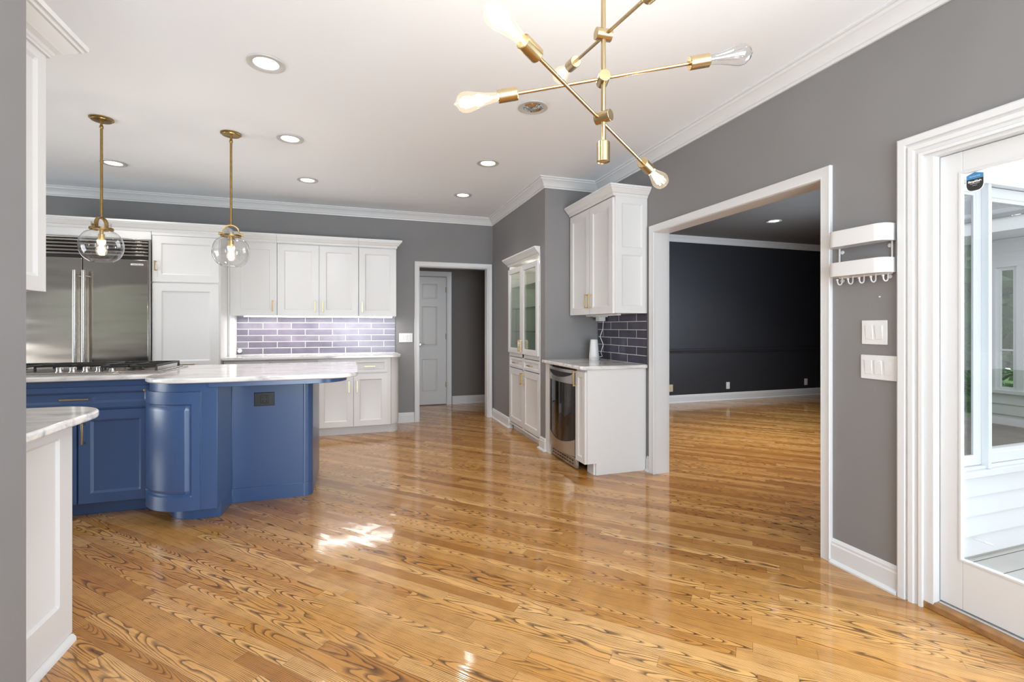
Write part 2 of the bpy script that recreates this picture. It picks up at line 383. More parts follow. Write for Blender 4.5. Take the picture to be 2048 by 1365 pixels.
    def build(s, name, mat, parent=None, bevel=0., smooth=True, shift=None, angle=35):
        bmesh.ops.recalc_face_normals(s.bm, faces=s.bm.faces)
        if shift is not None: bmesh.ops.translate(s.bm, verts=s.bm.verts, vec=-Vector(shift))
        me = bpy.data.meshes.new(name); s.bm.to_mesh(me); s.bm.free()
        if isinstance(mat, (list, tuple)):
            for m in mat: me.materials.append(m)
        else: me.materials.append(mat)
        o = bpy.data.objects.new(name, me); COL.objects.link(o)
        if parent is not None: o.parent = parent
        if shift is not None and parent is None: o.location = shift
        if smooth:
            me.polygons.foreach_set('use_smooth', [True]*len(me.polygons))
            try: me.set_sharp_from_angle(angle=math.radians(angle))
            except Exception: pass
        if bevel:
            b = o.modifiers.new('bevel', 'BEVEL'); b.width = bevel; b.segments = 2; b.limit_method = 'ANGLE'; b.angle_limit = math.radians(40); b.harden_normals = False
        return o
def tag(o, label, cat, group=None):
    o['label'] = label; o['category'] = cat
    if group: o['group'] = group
    return o
def root(name, label, cat, loc=(0, 0, 0), rz=0., group=None):
    o = bpy.data.objects.new(name, None); o.empty_display_size = .1; COL.objects.link(o)
    o.location = loc; o.rotation_euler = (0, 0, rz)
    return tag(o, label, cat, group)
def struct(o):
    o['kind'] = 'structure'; return o
def copy_tree(o, parent=None):
    c = o.copy(); COL.objects.link(c)
    if parent is not None: c.parent = parent
    for ch in list(o.children): copy_tree(ch, c)
    return c
XY = lambda x, y, z: (x, y, z)
def arc(cx, cy, r, a0, a1, n=8): return [(cx+r*math.cos(math.radians(a0+(a1-a0)*i/n)), cy+r*math.sin(math.radians(a0+(a1-a0)*i/n))) for i in range(n+1)]

SHAKER = [(0, 0), (.003, -.002), (.011, -.009), (.014, -.010)]
RAISED = [(0, 0), (.007, -.012), (.014, -.012), (.034, -.002), (.04, -.001)]
def front(x0, y, z0): return lambda u, v, d: (x0+u, y-d, z0+v)          # faces -y
def bar_pull(parent, x, y, z, L, vert=True, mat=None, name='handle'):
    b = MB(); h = L/2
    if vert:
        b.box(x-.005, x+.005, y-.034, y-.024, z-h, z+h)
        for s in (-1, 1): b.box(x-.005, x+.005, y-.026, y+.001, z+s*(h-.006)-.005, z+s*(h-.006)+.005)
    else:
        b.box(x-h, x+h, y-.034, y-.024, z-.005, z+.005)
        for s in (-1, 1): b.box(x+s*(h-.006)-.005, x+s*(h-.006)+.005, y-.026, y+.001, z-.005, z+.005)
    return b.build(name, mat or M['gold'], parent, .001)
def shaker(parent, name, x0, x1, z0, z1, y, mat, pull=None, fw=.055, t=.02, rings=SHAKER, mat_p=None):
    w, h = x1-x0, z1-z0
    d = MB().panel(w, h, [(fw, fw, w-fw, h-fw)], rings, front(x0, y, z0), t).build(name, mat, parent, angle=20)
    if pull: bar_pull(d, *pull[:1], y, *pull[1:], mat=mat_p)
    return d

# ================================================================== STRUCTURE
YB = 6.33; XR = 2.41; CZ = 2.74; XC = 1.81; YN = 4.426
dining = [(2.48, 1.80), (2.68, 1.86), (9.6, 6.66), (9.6, 6.67), (2.48, 6.67)]
main = [(-5.32, -2.5), (2.48, -2.5), (2.48, 1.80)]
floor_poly = main + dining[1:4] + [(2.9, 6.67), (2.9, 7.7), (-1.5, 7.7), (-1.5, 6.4), (-5.32, 6.4)]
struct(MB().prism(floor_poly, -.06, 0).build('floor', M['wood'], smooth=False))
struct(MB().prism(main + [(2.48, 6.67), (2.9, 6.67), (2.9, 7.7), (-1.5, 7.7), (-1.5, 6.4), (-5.32, 6.4)], CZ, CZ+.08).build('ceiling', M['ceil'], smooth=False))
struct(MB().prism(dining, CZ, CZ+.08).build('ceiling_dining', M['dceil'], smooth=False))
# back wall with the hall opening
b = MB(); b.box(-5.32, .795, YB, 6.45, 0, CZ); b.box(1.74, 1.93, YB, 6.45, 0, CZ); b.box(.795, 1.74, YB, 6.45, 2.052, CZ)
struct(b.build('wall_back', M['wall'], smooth=False))
# wall that holds the glazed cupboard, and its short return
b = MB(); b.box(XC, 1.93, 5.60, YB, 0, CZ); b.box(XC, 1.93, 4.545, 5.60, 2.055, CZ); b.box(XC, XR, YN, 4.545, 0, CZ)
b.box(1.93, 2.30, 5.60, 5.68, 0, CZ); b.box(2.30, 2.38, 4.545, 5.68, 0, CZ); b.box(1.93, 2.38, 4.545, 5.68, 2.075, 2.15)
struct(b.build('wall_cupboard', M['wall'], smooth=False))
# right wall with the wide opening and the glass door
b = MB(); b.box(XR, 2.54, 3.46, 6.55, 0, CZ); b.box(XR, 2.54, 1.905, 3.46, 2.05, CZ); b.box(XR, 2.54, 1.44, 1.905, 0, CZ)
b.box(XR, 2.54, .42, 1.44, 2.03, CZ); b.box(XR, 2.54, -2.5, .42, 0, CZ)
struct(b.build('wall_right', M['wall'], smooth=False))
# dining room
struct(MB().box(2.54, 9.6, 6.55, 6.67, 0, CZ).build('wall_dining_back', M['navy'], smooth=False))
b = MB(); b.box(9.5, 9.62, 6.5, 6.67, 0, CZ); b.prism([(2.54, 1.76), (2.70, 1.86), (9.6, 6.62), (9.6, 6.72), (9.5, 6.66), (2.54, 1.86)], 0, CZ)
struct(b.build('wall_dining_side', M['wall'], smooth=False))
# hall
b = MB(); b.box(-1.5, 2.9, 7.6, 7.7, 0, CZ); b.box(-1.6, -1.5, 6.4, 7.7, 0, CZ); b.box(2.9, 3.0, 6.67, 7.7, 0, CZ)
struct(b.build('wall_hall', M['hall'], smooth=False))
# left and front walls
b = MB(); b.box(-1.055, -.905, .4, 1.75, 0, CZ); b.box(-1.055, -.905, -2.5, -1.7, 0, CZ); b.box(-1.055, -.905, -1.7, .4, 0, .35); b.box(-1.055, -.905, -1.7, .4, 1.9, CZ)
struct(b.build('wall_left', M['wall'], smooth=False))
b = MB(); b.box(-5.32, -4.6, 1.62, 1.75, 0, CZ); b.box(-4.6, -3.0, 1.62, 1.75, 0, 1.12); b.box(-4.6, -3.0, 1.62, 1.75, 1.72, CZ); b.box(-3.0, -1.055, 1.62, 1.75, 0, CZ)
b.box(-5.32, -5.2, 1.75, 2.3, 0, CZ); b.box(-5.32, -5.2, 4.4, 6.4, 0, CZ); b.box(-5.32, -5.2, 2.3, 4.4, 0, .35); b.box(-5.32, -5.2, 2.3, 4.4, 2.1, CZ)
struct(b.build('wall_kitchen', M['wall'], smooth=False))
b = MB(); b.box(-1.055, -.75, -2.5, -2.38, 0, CZ); b.box(2.25, 2.41, -2.5, -2.38, 0, CZ); b.box(-.75, 2.25, -2.5, -2.38, 2.55, CZ)
struct(b.build('wall_behind', M['wall'], smooth=False))

struct(MB().box(-6.5, -1.6, -2.2, -1.6, -.5, 2.4).build('reflection_backdrop', simple('pale_green_backdrop', (.58, .66, .58), .8, var=.15, vscale=1.5), smooth=False))  # unseen backdrop added to give the refrigerator a pale green reflection
b = MB().sweep([(-4.6, 1.12), (-4.6, 1.72), (-3.0, 1.72), (-3.0, 1.12)], [(-.0, 0), (-.075, 0), (-.075, .025), (0, .02)], lambda u, v, h: (u, 1.75+h, v), closed=True); struct(b.build('trim_sink_window', M['trim']))
# crown mouldings at the ceiling
CROWN = [(0, -.10), (.012, -.10), (.014, -.086), (.022, -.082), (.03, -.062), (.052, -.034), (.066, -.026), (.072, -.014), (.084, -.012), (.084, 0), (0, 0)]
struct(MB().sweep([(-5.2, YB), (XC, YB), (XC, YN), (XR, YN), (XR, -2.38)], CROWN, lambda x, y, h: (x, y, CZ+h)).build('trim_crown', M['trim'], angle=25))
struct(MB().sweep([(2.54, 6.55), (9.5, 6.55)], CROWN, lambda x, y, h: (x, y, CZ+h)).build('trim_crown_dining', M['trim'], angle=25))
BASE = [(0, 0), (.030, 0), (.030, .008), (.022, .016), (.014, .02), (.014, .095), (.010, .102), (.010, .112), (.005, .122), (0, .128)]
def baseboard(name, path): return struct(MB().sweep(path, BASE, XY).build(name, M['trim'], angle=25))
baseboard('baseboard_back', [(.51, YB), (.737, YB)])
baseboard('baseboard_cupboard', [(XC, YB), (XC, 5.60), (1.85, 5.60)])
baseboard('baseboard_corner', [(1.85, 4.545), (XC, 4.545), (XC, YN), (1.87, YN)])
baseboard('baseboard_right', [(XR, 1.864), (XR, 1.538)])
baseboard('baseboard_sliver', [(XR, 3.552), (XR, 3.502)])
baseboard('baseboard_dining', [(2.54, 6.55), (9.5, 6.55)])
baseboard('baseboard_hall', [(1.49, 7.6), (2.9, 7.6)])
struct(MB().sweep([(2.54, 6.55), (9.5, 6.55)], [(0, .82), (.018, .825), (.022, .845), (.034, .862), (.034, .876), (.02, .882), (0, .885)], XY).build('trim_chair_rail', M['navy'], angle=25))

# casings (swept around the openings); offsets run outward from the opening's edge
CAS = [(0, 0), (0, .012), (.004, .016), (.012, .014), (.048, .020), (.056, .022), (.060, .018), (.060, 0)]
def casing(name, a, c, z, mapf, prof=CAS):
    path = [(c, 0), (c, z), (a, z), (a, 0)] if a < c else [(c, 0), (c, z), (a, z), (a, 0)]
    return MB().sweep(path, prof, mapf)
b = MB().sweep([(.800, 0), (.800, 2.050), (1.735, 2.050), (1.735, 0)], [(-o, h) for o, h in CAS], lambda u, v, h: (u, YB-h, v))
b.box(.795, .807, YB-.001, 6.45, 0, 2.042); b.box(1.728, 1.74, YB-.001, 6.45, 0, 2.042); b.box(.795, 1.74, YB-.001, 6.45, 2.042, 2.054)
struct(b.build('trim_hall_opening', M['trim'], angle=25))
b = MB().sweep([(1.925, 0), (1.925, 2.048), (3.441, 2.048), (3.441, 0)], [(-o, h) for o, h in CAS], lambda u, v, h: (XR-h, u, v))
b.sweep([(1.925, 0), (1.925, 2.048), (3.441, 2.048), (3.441, 0)], [(-o, h) for o, h in CAS], lambda u, v, h: (2.54+h, u, v))
b.box(XR-.001, 2.541, 3.441, 3.46, 0, 2.046); b.box(XR-.001, 2.541, 1.905, 1.925, 0, 2.046); b.box(XR-.001, 2.541, 1.905, 3.46, 2.046, 2.056)
struct(b.build('trim_wide_opening', M['trim'], angle=25))
DC = [(0, 0), (0, .016), (.012, .018), (.016, .012), (.030, .012), (.034, .020), (.052, .022), (.056, .014), (.062, .014), (.066, .024), (.092, .026), (.098, .022), (.098, 0)]
b = MB().sweep([(.43, 0), (.43, 2.012), (1.438, 2.012), (1.438, 0)], [(-o, h) for o, h in DC], lambda u, v, h: (XR-h, u, v))
b.box(XR-.001, 2.54, 1.402, 1.44, 0, 1.998); b.box(XR-.001, 2.54, .42, .46, 0, 1.998); b.box(XR-.001, 2.54, .42, 1.44, 1.998, 2.034)
struct(b.build('trim_glass_door', M['trim'], angle=25))

# glass door
d = struct(bpy.data.objects.new('door_1', None)); COL.objects.link(d); d.location = (2.45, 0, 0)
DXF = 2.45
fm = lambda u, v, dd: (-dd, u, v)
b = MB()
b.box(0, .012, 1.318, 1.40, .045, 1.995); b.box(0, .012, .462, .56, .045, 1.995); b.box(0, .012, .56, 1.318, 1.897, 1.995); b.box(0, .012, .56, 1.318, .045, .262)
b.box(.011, .045, 1.345, 1.398, .047, 1.993); b.box(.011, .045, .464, .53, .047, 1.993); b.box(.011, .045, .53, 1.345, 1.92, 1.993); b.box(.011, .045, .53, 1.345, .047, .24)
b.build('door_frame', M['trim'], d, .002)
MB().sweep([(.56, .262), (.56, 1.897), (1.318, 1.897), (1.318, .262)], [(-.012, -.001), (-.012, .003), (-.004, .004), (0, .001), (0, -.004)], fm, closed=True).build('glazing_bead', M['trim'], d)
MB().box(.013, .018, .535, 1.34, .245, 1.915).build('glass_pane', M['pane'], d, smooth=False)
b = MB(); b.box(XR+.03, 2.56, .46, 1.402, 0, .04); struct(b.build('trim_door_sill', M['alu'], bevel=.006))
b = MB(); b.prism_map([(XR-.004, 0), (XR+.04, 0), (XR+.04, .036), (XR+.006, .036), (XR-.004, .026)], .40, 1.478, lambda x, z, y: (x, y, z))
struct(b.build('trim_threshold', M['thresh'], bevel=.003))

# hall closet door
d = struct(bpy.data.objects.new('door_2', None)); COL.objects.link(d); d.location = (.925, 7.6, 0)
w, h = .465, 2.03
r3 = [(.085, .20, .085+.24, .72), (.085, .93, .085+.24, 1.56), (.085, 1.68, .085+.24, 1.92)]
MB().panel(w, h, r3, [(0, 0), (.008, -.008), (.014, -.008), (.028, -.002)], front(0, -.012, .012), .03).build('door_leaf', M['trim'], d, angle=20)
k = MB(); k.lathe([(0, -.004), (.026, -.004), (.026, .006), (.012, .012), (.012, .03), (.022, .036), (.027, .048), (.02, .062), (0, .066)], (.05, -.012, .97), (0, -1, 0))
k.tube([(.05, -.062, .97), (.08, -.066, .975), (.12, -.06, .972)], .006)
k.build('knob', M['steel2'], d)
for z in (.28, 1.05, 1.80): MB().cyl((w-.002, -.018, z), (w-.002, -.018, z+.085), .007, 10).build('hinge', M['bronze'], d)
b = MB().sweep([(.92, 0), (.92, 2.05), (1.395, 2.05), (1.395, 0)], [(-o*1.4, h) for o, h in CAS], lambda u, v, h: (u, 7.6-h, v))
struct(b.build('trim_hall_door', M['trim'], angle=25))

# ================================================================== EXTERIOR
struct(MB().box(2.54, 9.5, -5, 1.87, -.25, -.15).build('deck', M['deck'], smooth=False))
YW = 1.87
def laps(b, f, w0, w1, z0, z1, ex=.118):
    z = z0
    while z < z1-.01:
        t = min(z+ex, z1)
        b.prism_map([(0, z), (.022, z), (.022, z+.006), (.004, t), (0, t)], w0, w1, f); z += ex
fY = lambda dd, z, x: (x, YW-dd, z)
b = MB(); laps(b, fY, 2.56, 9.0, -.13, .345); b.box(2.56, 9.0, YW, YW+.03, -.2, .345); struct(b.build('wall_exterior', M['siding'], angle=15, smooth=False))
b = MB(); b.box(2.56, 9.0, YW-.012, YW+.04, -.16, -.128); struct(b.build('trim_deck_skirt', M['alu']))
b = MB(); b.box(2.56, 9.0, YW-.045, YW+.10, .345, .382); b.box(2.56, 9.0, YW-.022, YW+.10, .382, .40); struct(b.build('trim_exterior_sill', M['extw'], bevel=.003))
b = MB(); b.box(3.655, 3.685, YW-.035, YW+.022, .384, 2.15); struct(b.build('trim_exterior_post', M['extw'], bevel=.002))
b = MB(); b.box(2.56, 9.0, YW-.04, YW+.10, 2.12, 2.17); b.box(2.56, 9.0, YW-.02, YW+.10, 2.17, 2.30)
laps(b, fY, 2.56, 9.0, 2.30, 2.75); b.box(2.56, 9.0, YW, YW+.06, 2.29, 2.75); struct(b.build('trim_exterior_header', M['extw'], smooth=False))
def window(name, x0, x1, z0, z1, fw, y=YW, dp=.05):
    o = struct(bpy.data.objects.new(name, None)); COL.objects.link(o); o.location = (x0, y, z0)
    w, h = x1-x0, z1-z0
    b = MB(); b.sweep([(0, 0), (0, h), (w, h), (w, 0)], [(0, 0), (fw*.7, 0), (fw*.75, .006), (fw, .006), (fw, dp), (0, dp)], lambda u, v, q: (u, q, v), closed=True)
    b.build('window_frame', M['extw'], o, .002)
    MB().box(fw*.8, w-fw*.8, dp*.45, dp*.45+.004, fw*.8, h-fw*.8).build('window_pane', M['pane'], o, smooth=False)
    return o
window('window_1', 2.60, 3.654, .402, 2.115, .062, dp=.020)
window('window_2', 3.686, 5.6, .402, 2.115, .085)
# courtyard behind the glazed screen
struct(MB().prism([(3.0, YW+.1), (9.0, YW+.1), (9.0, 6.0), (8.2, 5.55)], -.25, -.15).build('deck_courtyard', M['deckb'], smooth=False))
XW = 8.8
fX = lambda dd, z, y: (XW-dd, y, z)
b = MB(); laps(b, fX, 1.97, 4.47, -.15, .30, .15); b.box(XW, XW+.05, 1.97, 4.47, -.2, .30)
laps(b, fX, 1.97, 4.47, 2.16, 2.50, .15); b.box(XW, XW+.05, 1.97, 4.47, 2.16, 2.50)
struct(b.build('wall_courtyard', M['siding'], smooth=False))
b = MB(); b.box(XW-.06, XW+.08, 1.97, 4.47, .30, .345); b.box(XW-.03, XW+.08, 4.33, 4.47, .345, 2.16); b.box(XW-.03, XW+.08, 4.02, 4.10, .345, 2.16)
b.box(XW-.03, XW+.08, 3.30, 3.38, .345, 2.16); b.box(XW-.04, XW+.08, 1.97, 4.47, 2.10, 2.17); struct(b.build('trim_courtyard', M['extw']))
for i, (y0, y1) in enumerate(((4.10, 4.33), (3.38, 4.02))):
    o = struct(bpy.data.objects.new('window_%d' % (3+i), None)); COL.objects.link(o); o.location = (XW, y0, .345)
    w, h = y1-y0, 1.755
    MB().sweep([(0, 0), (0, h), (w, h), (w, 0)], [(0, 0), (.045, 0), (.045, .04), (0, .04)], lambda u, v, q: (q, u, v), closed=True).build('window_frame', M['extw'], o)
    MB().box(.01, .03, .04, w-.04, .56, .585).build('window_bar', M['extw'], o)
    MB().box(.018, .024, .03, w-.03, .03, h-.03).build('window_pane', M['pane'], o, smooth=False)
b = MB(); b.prism_map([(XW-.62, 2.55), (XW+.1, 2.50), (XW+.1, 2.54), (XW-.62, 2.59)], 1.9, 5.2, lambda x, z, y: (x, y, z)); b.box(XW-.66, XW-.60, 1.9, 5.2, 2.52, 2.70)
struct(b.build('trim_eave', M['extw'], smooth=False))
struct(MB().prism_map([(XW-.70, 2.70), (XW+2.5, 4.1), (XW+2.5, 4.15), (XW-.70, 2.75)], 1.9, 5.2, lambda x, z, y: (x, y, z)).build('trim_roof', M['roof'], smooth=False))
struct(MB().box(8.9, 24, -8, 16, -.5, -.4).build('lawn', M['grass'], smooth=False))
tag(MB().tube([(3.545, 1.845, -.03), (3.547, 1.80, -.03), (3.60, 1.79, -.05)], .007).build('wall_peg', M['extw']), 'small white metal peg sticking out of the white siding outside the glass door', 'peg')
def tree(name, x, y, h, r, label, seed):
    rd = random.Random(seed)
    t = root(name, label, 'tree', (x, y, -.42), 0, 'trees beyond the courtyard')
    MB().tube([(0, 0, 0), (.05, .02, h*.3), (0, .05, h*.6)], .11).build('trunk', M['bark'], t)
    b = MB()
    for _ in range(3200):
        th = rd.random()*2*PI; z = rd.random(); rr = r*math.sqrt(rd.random())*(1-.55*abs(2*z-.9))
        c = Vector((rr*math.cos(th), rr*math.sin(th), h*(.02+.98*z))); s = .07+.08*rd.random()
        a = Vector((rd.uniform(-1, 1), rd.uniform(-1, 1), rd.uniform(-.6, .6))).normalized(); q = a.orthogonal().normalized()*s*.55
        b.face([b.bm.verts.new(c-a*s), b.bm.verts.new(c+q), b.bm.verts.new(c+a*s), b.bm.verts.new(c-q)])
    bmesh.ops.create_icosphere(b.bm, subdivisions=3, radius=1.0, matrix=Matrix.Translation((0, 0, h*.45)) @ Matrix.Diagonal((r*.62, r*.62, h*.40, 1)))
    b.build('foliage', M['leaf'], t, smooth=False)
tree('leafy_tree', 11.6, 6.3, 5.2, 1.5, 'green leafy tree seen through the narrow window outside the glass door', 1)
tree('leafy_tree', 13.8, 3.0, 4.8, 1.7, 'green tree seen through the courtyard windows beyond the deck', 2)

# ================================================================== KITCHEN BACK WALL
YT = 5.68   # front of the tall units
CC = [(0, 0), (.006, 0), (.006, .008), (.010, .012), (.012, .022), (.024, .030), (.027, .036), (.044, .054), (.048, .062), (.054, .064), (.056, .074), (.063, .076), (.064, .094), (0, .094)]
# refrigerator
r = root('refrigerator', 'large brushed stainless built-in refrigerator with two doors and a slatted top grille', 'refrigerator', (-2.555, YT, 0))
MB().box(-.61, .61, .02, .62, 0, 2.125).build('body', M['dark'], r, .002)
b = MB(); b.box(-.61, -.592, -.018, .02, .10, 2.125); b.box(.592, .61, -.018, .02, .10, 2.125); b.box(-.592, .592, -.018, .02, 2.108, 2.125); b.build('frame', M['steel2'], r, .002)
dl = MB().box(-.590, .054, -.022, .02, .12, 1.915).build('door', M['steel'], r, .004)
dr = MB().box(.060, .590, -.022, .02, .12, 1.915).build('door', M['steel'], r, .004)
for par, x in ((dl, .022), (dr, .092)):
    b = MB(); b.cyl((x, -.085, .55), (x, -.085, 1.79), .0165, 18)
    for z in (.60, 1.74): b.cyl((x, -.085, z), (x, -.021, z), .010, 12)
    b.build('handle', M['steel2'], par)
b = MB()
for i in range(5):
    z = 1.945+i*.033
    b.prism_map([(-.008, z), (-.020, z+.004), (-.020, z+.020), (.004, z+.029), (.004, z)], -.588, .588, lambda y, zz, x: (x, y, zz))
b.build('grille', M['steel'], r, .001)
b = MB().box(.445, .55, -.026, -.021, 1.860, 1.876).build('badge', M['stk_w'], r, .001)
bb = MB()
for i in range(9): bb.box(.455+i*.0105, .455+i*.0105+(.006 if i % 3 else .004), -.0272, -.0255, 1.864, 1.872)
bb.build('badge_lettering', M['stk_k'], b, smooth=False)
# panel over refrigerator + pantry
r = root('bridge_cabinet', 'white panel with crown above the refrigerator grille', 'cabinet', (-2.56, YT, 2.127))
MB().box(-.61, .612, 0, YB-YT-.002, 0, .083).build('body', M['cab'], r, .002)
MB().sweep([(.612, 0), (-.74, 0)], [(-o, h) for o, h in CC], lambda x, y, h: (x, y, .083+h)).build('crown', M['cab'], r, angle=25)
r = root('pantry_cabinet', 'tall white pantry cabinet with two stacked doors beside the refrigerator', 'cabinet', (-1.642, YT, 0))
b = MB(); b.box(-.302, .302, .02, .648, .10, 2.215); b.box(-.302, .302, 0, .02, 2.175, 2.215); b.build('body', M['cab'], r, .002)
MB().sweep([(.307, .648), (.307, 0), (-.306, 0)], [(-o, h) for o, h in CC], lambda x, y, h: (x, y, 2.21+h)).build('crown', M['cab'], r, angle=25)
MB().box(-.302, .302, .07, .648, 0, .10).build('toe_kick', M['cab'], r)
shaker(r, 'door', -.296, .290, 1.705, 2.172, 0, M['cab'], (-.265, 1.865, .10, True), .075)
shaker(r, 'door', -.296, .290, .82, 1.692, 0, M['cab'], (.0, .862, .15, False), .078)
shaker(r, 'drawer', -.296, .290, .47, .81, 0, M['cab'], (.0, .64, .15, False), .06)
shaker(r, 'drawer', -.296, .290, .11, .46, 0, M['cab'], (.0, .28, .15, False), .06)
# upper cabinets
YU = 5.98
def upper(name, label, x0, x1, doors):
    r = root(name, label, 'cabinet', (x0, YU, 0), 0, 'white wall cabinets over the tiled backsplash')
    w = x1-x0
    MB().box(-.027 if x0 < -1.2 else 0, w, .02 if x0 > -1.2 else .006, YB-YU-.002, 1.378, 2.215).build('body', M['cab'], r, .002)
    cp = [(w, YB-YU-.002), (w, 0), (0, 0)] if x1 > .4 else [(w, 0), (.025 if x0 < -1.2 else 0, 0)]
    MB().sweep(cp, [(-o, h) for o, h in CC], lambda x, y, h: (x, y, 2.205+h)).build('crown', M['cab'], r, angle=25)
    for a, c, hx in doors: shaker(r, 'door', a+.003, c-.003, 1.374, 2.195, 0, M['cab'], (hx, 1.485, .125, True), .07)
upper('wall_cabinet', 'white single-door wall cabinet next to the pantry, partly behind a glass pendant', -1.29, -.845, [(0, .445, .405)])
upper('wall_cabinet', 'white double-door wall cabinet in the middle of the run over the backsplash', -.843, .040, [(0, .444, .402), (.446, .883, .487)])
upper('wall_cabinet', 'white single-door wall cabinet at the end of the run nearest the hall doorway', .042, .482, [(0, .44, .04)])
MB0 = MB().box(-1.20, .44, 6.10, 6.13, 1.362, 1.3745)
o = tag(MB0.build('light_strip', M['led']), 'glowing white light strip under the wall cabinets over the backsplash', 'light strip')
area('under_cabinet_light', (-.40, 6.14, 1.358), (0, 0, 0), 1.68, .05, 8, (1, .97, .93))
# backsplash
tag(MB().box(-1.317, .490, YB-.012, YB-.0005, .9205, 1.372).build('tile_backsplash', M['tileA'], smooth=False), 'blue-grey glazed tile backsplash with pale grout on the back wall', 'backsplash')
# pantry side filler seen beside backsplash
tag(MB().box(-1.338, -1.319, 5.985, YB-.002, .9205, 2.205).build('cabinet_side_panel', M['cab']), 'narrow white cabinet side panel between the pantry and the tiled backsplash', 'panel')
# base cabinets
YBs = 5.75
r = root('base_cabinet', 'white two-door base cabinet with curved end under the back counter', 'cabinet', (-.40, YBs, 0))
b = MB(); b.prism([(0, .02), (.765, .02), (.80, .022)] + arc(.775, .16, .125, -75, 0, 8) + [(.90, .578), (0, .578)], .10, .889); b.build('body', M['cab'], r, .002, angle=25)
b = MB(); b.prism([(0, .09), (.76, .09)] + arc(.76, .20, .135, -70, 0, 6) + [(.895, .578), (0, .578)], 0, .10); b.build('toe_kick', M['cab'], r, angle=25)
shaker(r, 'door', .004, .380, .105, .705, 0, M['cab'], (.335, .565, .13, True), .062)
shaker(r, 'door', .388, .760, .105, .705, 0, M['cab'], (.424, .565, .13, True), .062)
shaker(r, 'drawer', .388, .760, .722, .868, 0, M['cab'], (.562, .793, .12, False), .03)
shaker(r, 'drawer', .004, .380, .722, .868, 0, M['cab'], (.19, .793, .12, False), .03)
r = root('base_cabinet', 'white base cabinet under the back counter, mostly hidden behind the blue island', 'cabinet', (-1.335, YBs, 0))
MB().box(0, .934, .05, .578, .10, .889).build('body', M['cab'], r, .002); MB().box(0, .93, .11, .578, 0, .10).build('toe_kick', M['cab'], r)
shaker(r, 'door', .004, .446, .105, .868, .03, M['cab'], (.41, .60, .13, True), .062); shaker(r, 'door', .454, .896, .105, .868, .03, M['cab'], (.49, .60, .13, True), .062)
ct = [(-1.335, 5.712), (.40, 5.712)] + arc(.42, 5.812, .10, -90, 0, 6) + [(.52, YB-.001), (-1.335, YB-.001)]
o = MB().prism(ct, .890, .920).build('countertop', M['marble'], bevel=.006, angle=25); tag(o, 'white veined stone countertop along the tiled back wall', 'countertop')

def wall_plate(name, label, n, loc, rz, w, h=.118, group=None, cat='light switch', mat=None):
    r = root(name, label, cat, loc, rz, group)
    p = MB().box(-w/2, w/2, -.007, 0, -h/2, h/2).build('plate', mat or M['white'], r, .002)
    for i in range(n):
        x = (i-(n-1)/2)*.0455
        b = MB(); b.prism_map([(-.006, -.034), (-.008, -.034), (-.0125, .033), (-.006, .033)], x-.0165, x+.0165, lambda y, z, xx: (xx, y, z)); rk = b.build('rocker', mat or M['white'], r, .001)
    return r
wall_plate('switch_plate', 'white three-rocker switch plate on the back wall left of the hall doorway', 3, (.630, YB, 1.106), 0, .172)
o = root('plug_adapter', 'small white plug-in device at the left end of the back counter tiles', 'plug', (-1.285, YB-.0125, .965))
MB().lathe([(0, 0), (.022, 0), (.026, .012), (.022, .03), (0, .032)], (0, 0, 0), (0, -1, 0)).build('plug_body', M['white'], o)
MB().tube([(0, -.02, -.02), (.004, -.03, -.030), (.02, -.032, -.034), (.03, -.028, -.036)], .003).build('cord', M['black'], o)

# ================================================================== ISLAND
r = root('kitchen_island', 'blue painted kitchen island with curved corner door and recessed seating side', 'island', (-1.6, 4.15, 0))
S = (-1.6, 4.15, 0)
IX0 = -3.0
up = [(IX0, 3.80), (-1.275, 3.80), (-1.275, 3.745)] + arc(-.970, 3.745, .305, 180, 270, 14) + [(-.826, 3.44), (-.826, 3.81), (-.36, 3.81)] + arc(-.36, 3.87, .06, -90, 0, 5) + [(-.30, 4.52), (IX0, 4.52)]
lo = [(IX0, 3.89), (-1.19, 3.89)] + arc(-.970, 3.78, .205, 165, 270, 10) + [(-.838, 3.575), (-.826, 3.81), (-.36, 3.81)] + arc(-.36, 3.87, .06, -90, 0, 5) + [(-.30, 4.52), (IX0, 4.52)]
b = MB(); b.prism(up, .10, .899); b.build('body', M['blue'], r, .003, shift=S, angle=25)
b = MB(); b.prism(lo, 0, .10); b.build('toe_kick', M['blue'], r, .002, shift=S, angle=25)
ap = [(-.87, 3.425), (-.30, 3.44)] + arc(-.26, 3.65, .205, -88, -10, 8) + [(-.05, 4.45), (-.60, 4.45), (-.60, 3.79), (-.87, 3.79)]
MB().prism(ap, .868, .899).build('apron', M['blue'], r, .002, shift=S, angle=25)
def isl(u0, y, z0): return lambda u, v, d: (u0+u-S[0], y-d-S[1], z0+v)
def iboard(name, x0, x1, z0, z1, y, fw, rings, hz=None):
    w, h = x1-x0, z1-z0
    return MB().panel(w, h, [(fw, fw, w-fw, h-fw)], rings, isl(x0, y, z0), .02).build(name, M['blue'], r, angle=20)
BL = [(0, 0), (.004, -.003), (.014, -.011), (.018, -.012)]
e = iboard('drawer', -2.36, -1.292, .722, .858, 3.78, .032, BL); bar_pull(e, -1.70-S[0], 3.78-S[1], .783, .15, False, M['brass'])
e = iboard('door', -1.690, -1.292, .105, .706, 3.78, .062, BL); bar_pull(e, -1.658-S[0], 3.78-S[1], .56, .135, True, M['brass'])
e = iboard('door', -2.36, -1.70, .105, .706, 3.78, .062, BL)
